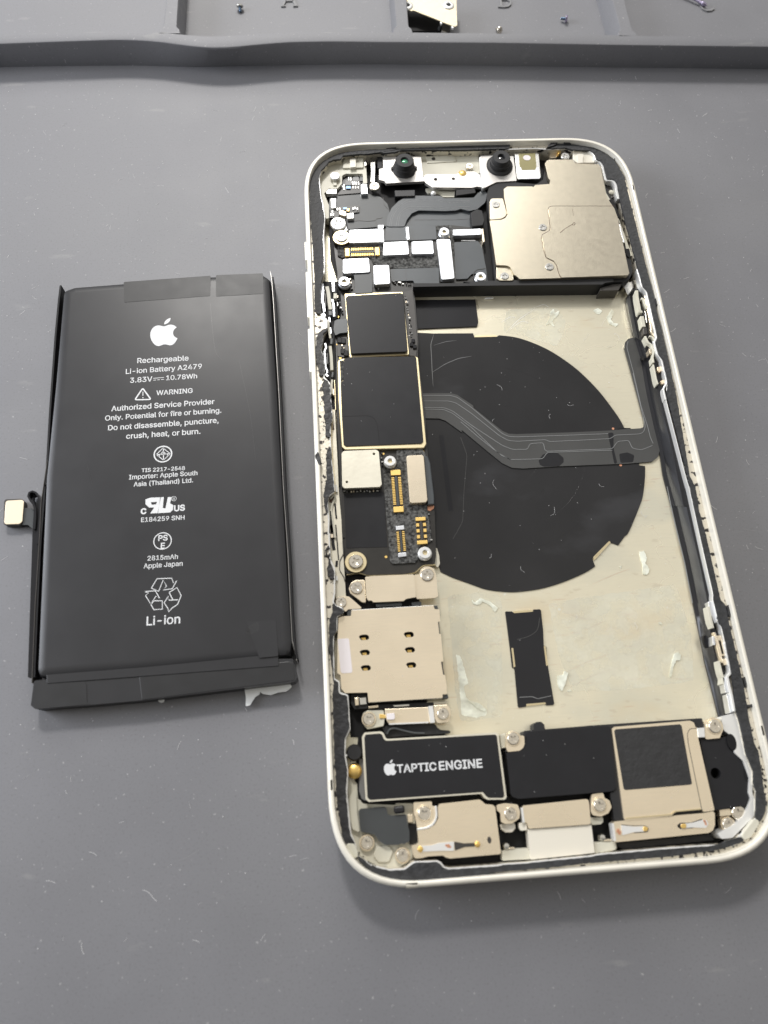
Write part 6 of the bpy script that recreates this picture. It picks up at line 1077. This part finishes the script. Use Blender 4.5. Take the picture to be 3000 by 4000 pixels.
# ---- lower left bracket
lb_ = part('microphone_bracket', ('H', [(1090, 835), (1108, 806), (1478, 766), (1505, 785), (1530, 808), (1600, 815), (1622, 835), (1676, 1262), (1660, 1272), (1205, 1312), (1165, 1302), (1138, 1284), (1000, 1292), (950, 1306), (880, 1312), (868, 1290), (848, 1192), (895, 1180), (912, 1160), (902, 1048), (1000, 1036), (1060, 1000), (1094, 940)]), 5.2, 3.4, X['beige'], ph, .15, .10)
part('bracket_ear', ('H', [(866, 792), (1035, 782), (1038, 825), (1074, 828), (1080, 930), (1050, 985), (985, 1022), (900, 1030), (884, 930), (870, 900)]), 4.7, 3.2, X['beige'], lb_, .2, .08)
st('bracket_ridge', ('H', [(1074, 826), (1082, 935), (1045, 1000), (990, 1030), (900, 1042)]), .28, 4.6, 5.3, 'bright', lb_, .05, 1)
screw(C('H', 968, 893, 5.1), 1.05, 5.1, lb_, 'screw', washer=1.28, label='w')
part('contact_spring', ('H', [(915, 1212), (935, 1196), (1035, 1190), (1100, 1168), (1240, 1156), (1240, 1240), (1110, 1240), (1035, 1244), (935, 1250), (918, 1238)]), 5.4, 5.1, X['bright'], lb_, .12, .05)
part('contact_spring', ('H', [(1243, 1156), (1335, 1172), (1450, 1166), (1470, 1188), (1450, 1200), (1340, 1206), (1250, 1238)]), 5.32, 5.1, X['edge'], lb_, .1, .04)
for q, r0 in (((932, 1226), .45), ((1460, 1182), .45)): link('contact_tip', MB().lathe(C('H', *q, 5.6), [(r0, 5.1), (r0, 5.35), (r0 * .6, 5.6), (.02, 5.65)], 14), X['gold'], lb_, smooth=True)
link('weld_marks', MB().prism(circ(C('H', 1188, 1196, 5.43), .28, 10), 5.3, 5.43).prism(circ(C('H', 1168, 1190, 5.43), .16, 8), 5.3, 5.43).prism(circ(C('H', 1206, 1205, 5.43), .16, 8), 5.3, 5.43), X['copper'], lb_)
link('bracket_hole', MB().prism(circ(C('H', 1568, 1141, 5.23), .32, 14, .5), 5.0, 5.215), X['edge'], lb_)
# ---- charging port
pt = part('port_bracket', ('I', [(330, 955), (345, 940), (925, 880), (945, 892), (952, 925), (966, 1108), (940, 1116), (392, 1156), (378, 1100), (338, 1090)]), 5.0, 4.0, X['beige'], ph, .15, .08)
st('bracket_ridge', ('I', [(328, 960), (346, 1098)]), .35, 3.6, 5.1, 'bright', pt)
part('port_housing', ('I', [(384, 1162), (940, 1120), (972, 1116), (1004, 1378), (860, 1395), (410, 1442)]), 4.7, 2.6, X['white'], pt, .15, .12)
part('port_foot', ('I', [(145, 1365), (190, 1345), (390, 1335), (408, 1438), (200, 1448), (145, 1452)]), 4.3, 2.6, X['whitec'], pt, .25, .12)
part('port_foot', ('I', [(1000, 1285), (1150, 1265), (1195, 1268), (1212, 1335), (1190, 1355), (1006, 1388)]), 4.3, 2.6, X['whitec'], pt, .25, .12)
part('port_foot', ('I', [(300, 1102), (375, 1095), (380, 1168), (322, 1175), (305, 1150)]), 4.5, 3.4, X['white'], pt, .12, .08)
for q in ((188, 1316), (1078, 1236)):
    link('guide_pin', MB().lathe(C('I', *q, 4.6), [(.6, 3), (.6, 4.2), (.4, 4.55), (.02, 4.6)], 16), X['silver'], pt, smooth=True)
part('port_latch', ('I', [(190, 1335), (215, 1328), (262, 1326), (262, 1340), (195, 1345)]), 4.5, 3.0, X['beige'], pt, .1, .04)
part('port_latch', ('I', [(1088, 1260), (1130, 1250), (1158, 1252), (1158, 1266), (1090, 1272)]), 4.5, 3.0, X['beige'], pt, .1, .04)
pe = part('port_ear', ('I', [(975, 835), (1083, 820), (1092, 868), (1138, 892), (1160, 955), (1130, 1010), (1062, 1042), (985, 1030), (965, 990), (966, 900)]), 4.9, 4.2, X['beige'], ph, .35, .08)
screw(C('I', 1054, 936, 5.35), 1.0, 5.35, pe, 'screw', washer=1.2, label='w')
part('ear_tail', ('I', [(945, 1050), (1082, 1045), (1085, 1090), (1062, 1115), (985, 1122), (960, 1100)]), 4.2, 3.4, X['whitec'], pe, .25, .12)
pe2 = part('port_ear', ('I', [(92, 935), (175, 918), (290, 930), (312, 1000), (305, 1060), (240, 1105), (180, 1110), (135, 1095), (128, 1010), (98, 985)]), 5.0, 4.2, X['beige'], ph, .35, .08)
screw(C('I', 226, 1017, 5.3), 1.0, 5.3, pe2, 'screw', washer=1.25, label='w')
part('ear_tail', ('I', [(122, 1112), (265, 1098), (272, 1150), (240, 1188), (180, 1192), (140, 1165)]), 4.2, 3.4, X['white'], pe2, .35, .12)
# ---- loudspeaker
spk = part('loudspeaker', [('I', [(345, 262), (348, 250), (440, 240), (438, 190), (465, 166), (508, 164), (536, 190), (542, 234), (900, 205)]), ('J', [(0, 200), (1048, 130), (1066, 218), (1010, 300), (1030, 330), (1160, 980), (1050, 1000), (345, 1085), (240, 1078), (200, 820)]), ('I', [(1190, 800), (1150, 806), (300, 878), (240, 860), (222, 830), (183, 450), (330, 430)])], 4.9, 2.2, X['blackm'], ph, .25, .08)
part('speaker_label', [('I', [(352, 392), (372, 350), (372, 268), (385, 256), (1120, 205), (1150, 218), (1160, 330), (1200, 770), (1180, 800), (1150, 810), (300, 878), (246, 862), (226, 832), (185, 462), (190, 450), (310, 434)])], 5.2, 4.8, X['black'], spk, .35, .06)
se = part('speaker_ear', ('I', [(186, 300), (215, 262), (262, 255), (300, 275), (312, 292), (350, 292), (354, 370), (338, 412), (305, 432), (196, 444), (182, 400)]), 5.2, 4.4, X['beige'], spk, .3, .08)
screw(C('I', 250, 320, 5.6), 1.0, 5.6, se, 'screw', washer=1.22, label='w')
part('speaker_ear', ('I', [(125, 285), (178, 270), (180, 405), (140, 412)]), 4.4, 3.0, X['whitec'], spk, .1, .08)
sp2 = part('speaker_cover', ('J', [(214, 232), (236, 212), (938, 154), (972, 172), (988, 214), (1008, 222), (1010, 305), (1165, 985), (1062, 1000), (1048, 974), (830, 990), (790, 1010), (770, 1036), (345, 1082), (325, 1058)]), 5.35, 4.8, X['beige'], spk, .2, .10)
part('speaker_mesh_label', ('J', [(236, 248), (252, 234), (842, 187), (860, 202), (956, 735), (944, 747), (340, 797), (324, 785)]), 5.42, 5.3, mat('grained_black_label', (.028, .028, .029), .55, 0, .5, .1, 500, .5, 1400), sp2, .25, .02)
st('cover_step', ('J', [(1000, 225), (935, 228), (912, 270), (920, 360), (1048, 985)]), .09, 5.3, 5.375, 'edge', sp2, 0, .9)
st('cover_step', ('J', [(345, 1060), (770, 1022), (792, 995), (1040, 972)]), .18, 5.3, 5.5, 'goldd', sp2, 0, .5)
fs = part('foot_spring', ('J', [(1005, 222), (1072, 218), (1078, 308), (1014, 312)]), 5.5, 5.0, X['bright'], sp2, .1, .1)
part('speaker_ear', ('J', [(1072, 180), (1100, 140), (1150, 122), (1200, 138), (1240, 190), (1245, 240), (1222, 290), (1215, 315), (1078, 328)]), 5.3, 4.6, X['beige'], sp2, .35, .08)
screw(C('J', 1172, 206, 5.7), 1.1, 5.7, sp2, 'screw', washer=1.32, label='w')
gb = part('grounding_bracket', ('J', [(214, 1110), (240, 1088), (340, 1078), (770, 1040), (800, 1032), (1060, 1010), (1148, 992), (1166, 1010), (1168, 1120), (1150, 1170), (1110, 1194), (250, 1280), (238, 1262)]), 5.2, 3.6, X['beige'], ph, .25, .12)
st('bracket_ridge', ('J', [(222, 1105), (245, 1268)]), .35, 3.8, 5.3, 'bright', gb)
part('bracket_slot', ('J', [(820, 1120), (848, 1100), (945, 1098), (1050, 1062), (1062, 1080), (960, 1150), (850, 1158), (824, 1140)]), 5.23, 5.0, X['void'], gb, .15, 0)
part('contact_spring', ('J', [(850, 1112), (900, 1105), (960, 1100), (1060, 1070), (1092, 1076), (1108, 1110), (1085, 1148), (960, 1142), (900, 1150), (858, 1156)]), 5.35, 5.1, X['bright'], gb, .12, .05)
part('contact_spring', ('J', [(300, 1122), (420, 1136), (505, 1132), (545, 1136), (542, 1178), (505, 1182), (420, 1186), (310, 1216)]), 5.35, 5.1, X['bright'], gb, .12, .05)
st('bracket_slot', ('J', [(300, 1118), (415, 1128), (500, 1124), (552, 1138), (548, 1184), (420, 1192)]), .1, 5.1, 5.24, 'edge', gb)
for q in ([(862, 1112), (902, 1106), (904, 1150), (866, 1154), (850, 1134)], [(506, 1134), (540, 1136), (552, 1158), (538, 1178), (506, 1180)]): part('contact_tip', ('J', q), 5.5, 5.2, X['gold'], gb, .2, .06)
mb = MB()
for q in ((275, 1165), (290, 1185), (270, 1182), (286, 1200), (1078, 1095), (1085, 1112), (1070, 1082)): mb.prism(circ(C('J', *q, 5.38), .18, 8), 5.3, 5.38)
link('weld_marks', mb, X['copper'], gb)
part('bracket_underside', ('J', [(260, 1290), (820, 1238), (1130, 1205), (1160, 1260), (320, 1345), (270, 1320)]), 3.4, 2.2, X['blackm'], ph, .2, .08)
ac = part('acoustic_chamber', ('J', [(1018, 318), (1075, 330), (1218, 322), (1262, 300), (1300, 330), (1318, 400), (1385, 470), (1430, 560), (1480, 690), (1478, 880), (1448, 945), (1330, 958), (1160, 985)]), 4.9, 2.6, X['black'], ph, .4, .1, holes=[('c', 'J', (1175, 641), .85)])
part('chamber_shadow_patch', ('J', [(1430, 600), (1470, 600), (1490, 700), (1470, 730), (1440, 680)]), 4.95, 4.0, X['void'], ac, .2, 0)  # raised near-black patch; the shadow is only its colour
part('chamber_foot', ('J', [(1210, 978), (1308, 966), (1322, 1030), (1215, 1042)]), 4.6, 3.4, X['beige'], ac, .1, .06)
cf = part('chamber_foot', ('J', [(1215, 1045), (1300, 1035), (1355, 1080), (1360, 1140), (1320, 1195), (1258, 1195), (1225, 1140)]), 4.2, 3.2, X['beige'], ac, .3, .06)
screw(C('J', 1298, 1116, 4.9), 1.0, 4.9, cf, 'screw', washer=1.15, label='w'); screw(C('J', 1392, 1006, 4.9), 1.15, 4.9, ph, 'screw')
part('lower_right_foam', ('J', [(330, 1362), (820, 1300), (1120, 1255), (1190, 1215), (1195, 1180), (1160, 1180), (1165, 1225), (320, 1320)]), 2.9, 2.2, X['void'], ph, .1, 0)

# ================================================================ LOOSE THINGS IN THE TRAY
def loose_screw(fr, q, head_r, tilt, rz, mat_h, mat_s, label):
    c = at(px(fr, q), .9)
    hd = MB().lathe((0, 0), [(.02, -.12), (head_r * .7, -.12), (head_r, .0), (head_r, .22), (head_r * .85, .38), (head_r * .3, .38), (head_r * .22, .15), (.01, .15)], 22)
    base = (c[0], c[1], .02)
    root = empty('loose_screw', base, label, 'screw', None)
    R_ = Matrix.Rotation(rz, 4, 'Z') @ Matrix.Rotation(tilt, 4, 'X')
    def tf(mb, dz):
        mb.v = [tuple(R_ @ Vector(v) + Vector((c[0], c[1], dz))) for v in mb.v]
    sk = MB().lathe((0, 0), [(.02, -1.25), (.30, -1.2), (.34, -1.0), (.30, -.8), (.34, -.6), (.30, -.4), (.32, -.12), (.02, -.12)], 14)
    zmin = min((R_ @ Vector(v)).z for v in hd.v + sk.v); dz = -zmin + .02
    tf(hd, dz); tf(sk, dz)
    link('head', hd, X[mat_h], root, smooth=True); link('shank', sk, X[mat_s], root, smooth=True)
loose_screw('M', (1036, 28), .85, math.radians(62), math.radians(180), 'silver', 'blue', 'tiny bluish screw standing tilted below the raised letter A')
loose_screw('N', (786, 80), .82, math.radians(80), math.radians(70), 'violet', 'blue', 'tiny screw on its side right of the raised letter B')
loose_screw('N', (499, 128), .82, math.radians(70), math.radians(30), 'screw', 'screw', 'tiny steel screw lying against the tray wall below letter B')
# screen bracket with its speaker, leaning in the tray
cs = empty('loose_cover_plate', (-15, 108, 0), 'thin nickel cover plate with round eyelets leaning in the tray beside letter B', 'metal plate')
p = fil(tr(('Q', [(236, 10), (240, 60), (290, 118), (352, 140), (382, 134), (722, 266), (762, 286), (868, 326), (905, 342), (940, 338), (948, 318), (940, 100), (938, -60), (240, -60)]), 4.2), .3)
link('plate', MB().prism(p, 3.95, 4.2), X['brassy'], cs, bev=.06)
for q, r0 in (((305, 62), 1.15), ((838, 55), 1.15)):
    c = at(px('Q', q), 4.5); g = link('eyelet', MB().lathe(c, [(r0 * 1.25, 4.1), (r0 * 1.2, 4.35), (r0 * 1.0, 4.5), (r0 * .6, 4.5), (r0 * .5, 4.3), (r0 * .5, 4.15)], 24), X['bright'], cs, smooth=True)
    link('eyelet_hole', MB().prism(circ(c, r0 * .52, 16), 4.1, 4.3), X['void'], g)
for q in ([(728, 268), (762, 280), (750, 306), (730, 298)], [(872, 326), (908, 340), (896, 364), (878, 356)]): part('plate_tab', ('Q', q), 4.1, 3.6, X['bright'], cs, .1, .04)
link('speaker_body', MB().prism(fil(tr(('Q', [(305, 125), (330, 380), (355, 404), (740, 400), (760, 290), (380, 110)]), 1.4), .3), .05, 1.4), X['void'], cs, bev=.15)
part('speaker_tail', ('Q', [(755, 290), (862, 330), (860, 400), (800, 415), (745, 395)]), 2.4, .3, X['edge'], cs, .3, .15)
part('speaker_tail', ('Q', [(735, 308), (752, 312), (725, 362), (698, 352)]), 2.6, 1.8, X['slate'], cs, .05, .05)
part('speaker_tail', ('Q', [(742, 398), (765, 392), (812, 412), (800, 420)]), 2.6, 1.8, X['silver'], cs, .05, .05)
# probe tip lying over the letter C
c0, c1 = at(px('N', (1392, 12)), 1.2), at(px('N', (1290, -60)), 2.4)
d = (Vector(c1) - Vector(c0)); n = 14; rg = []
for t, r0 in ((-.06, .1), (0, .45), (.06, .55), (.12, .5), (.2, .32), (1, .38), (3, .6)):
    q = Vector(c0) + d * t; u = d.normalized(); v = Vector((-u.y, u.x)); z_ = .62 + max(0, t) * .5
    rg.append([(q.x + v.x * r0 * math.cos(2 * math.pi * k / n), q.y + v.y * r0 * math.cos(2 * math.pi * k / n), z_ + r0 * math.sin(2 * math.pi * k / n)) for k in range(n)])
o = link('probe', MB().loft(rg, 0, True, True), X['violet'], None, base=(c0[0], c0[1], 0), smooth=True)
o['label'] = 'thin silvery violet metal rod whose tip lies over letter C'; o['category'] = 'tool'
for o in list(scn.objects):
    if '_b' in o: del o['_b']
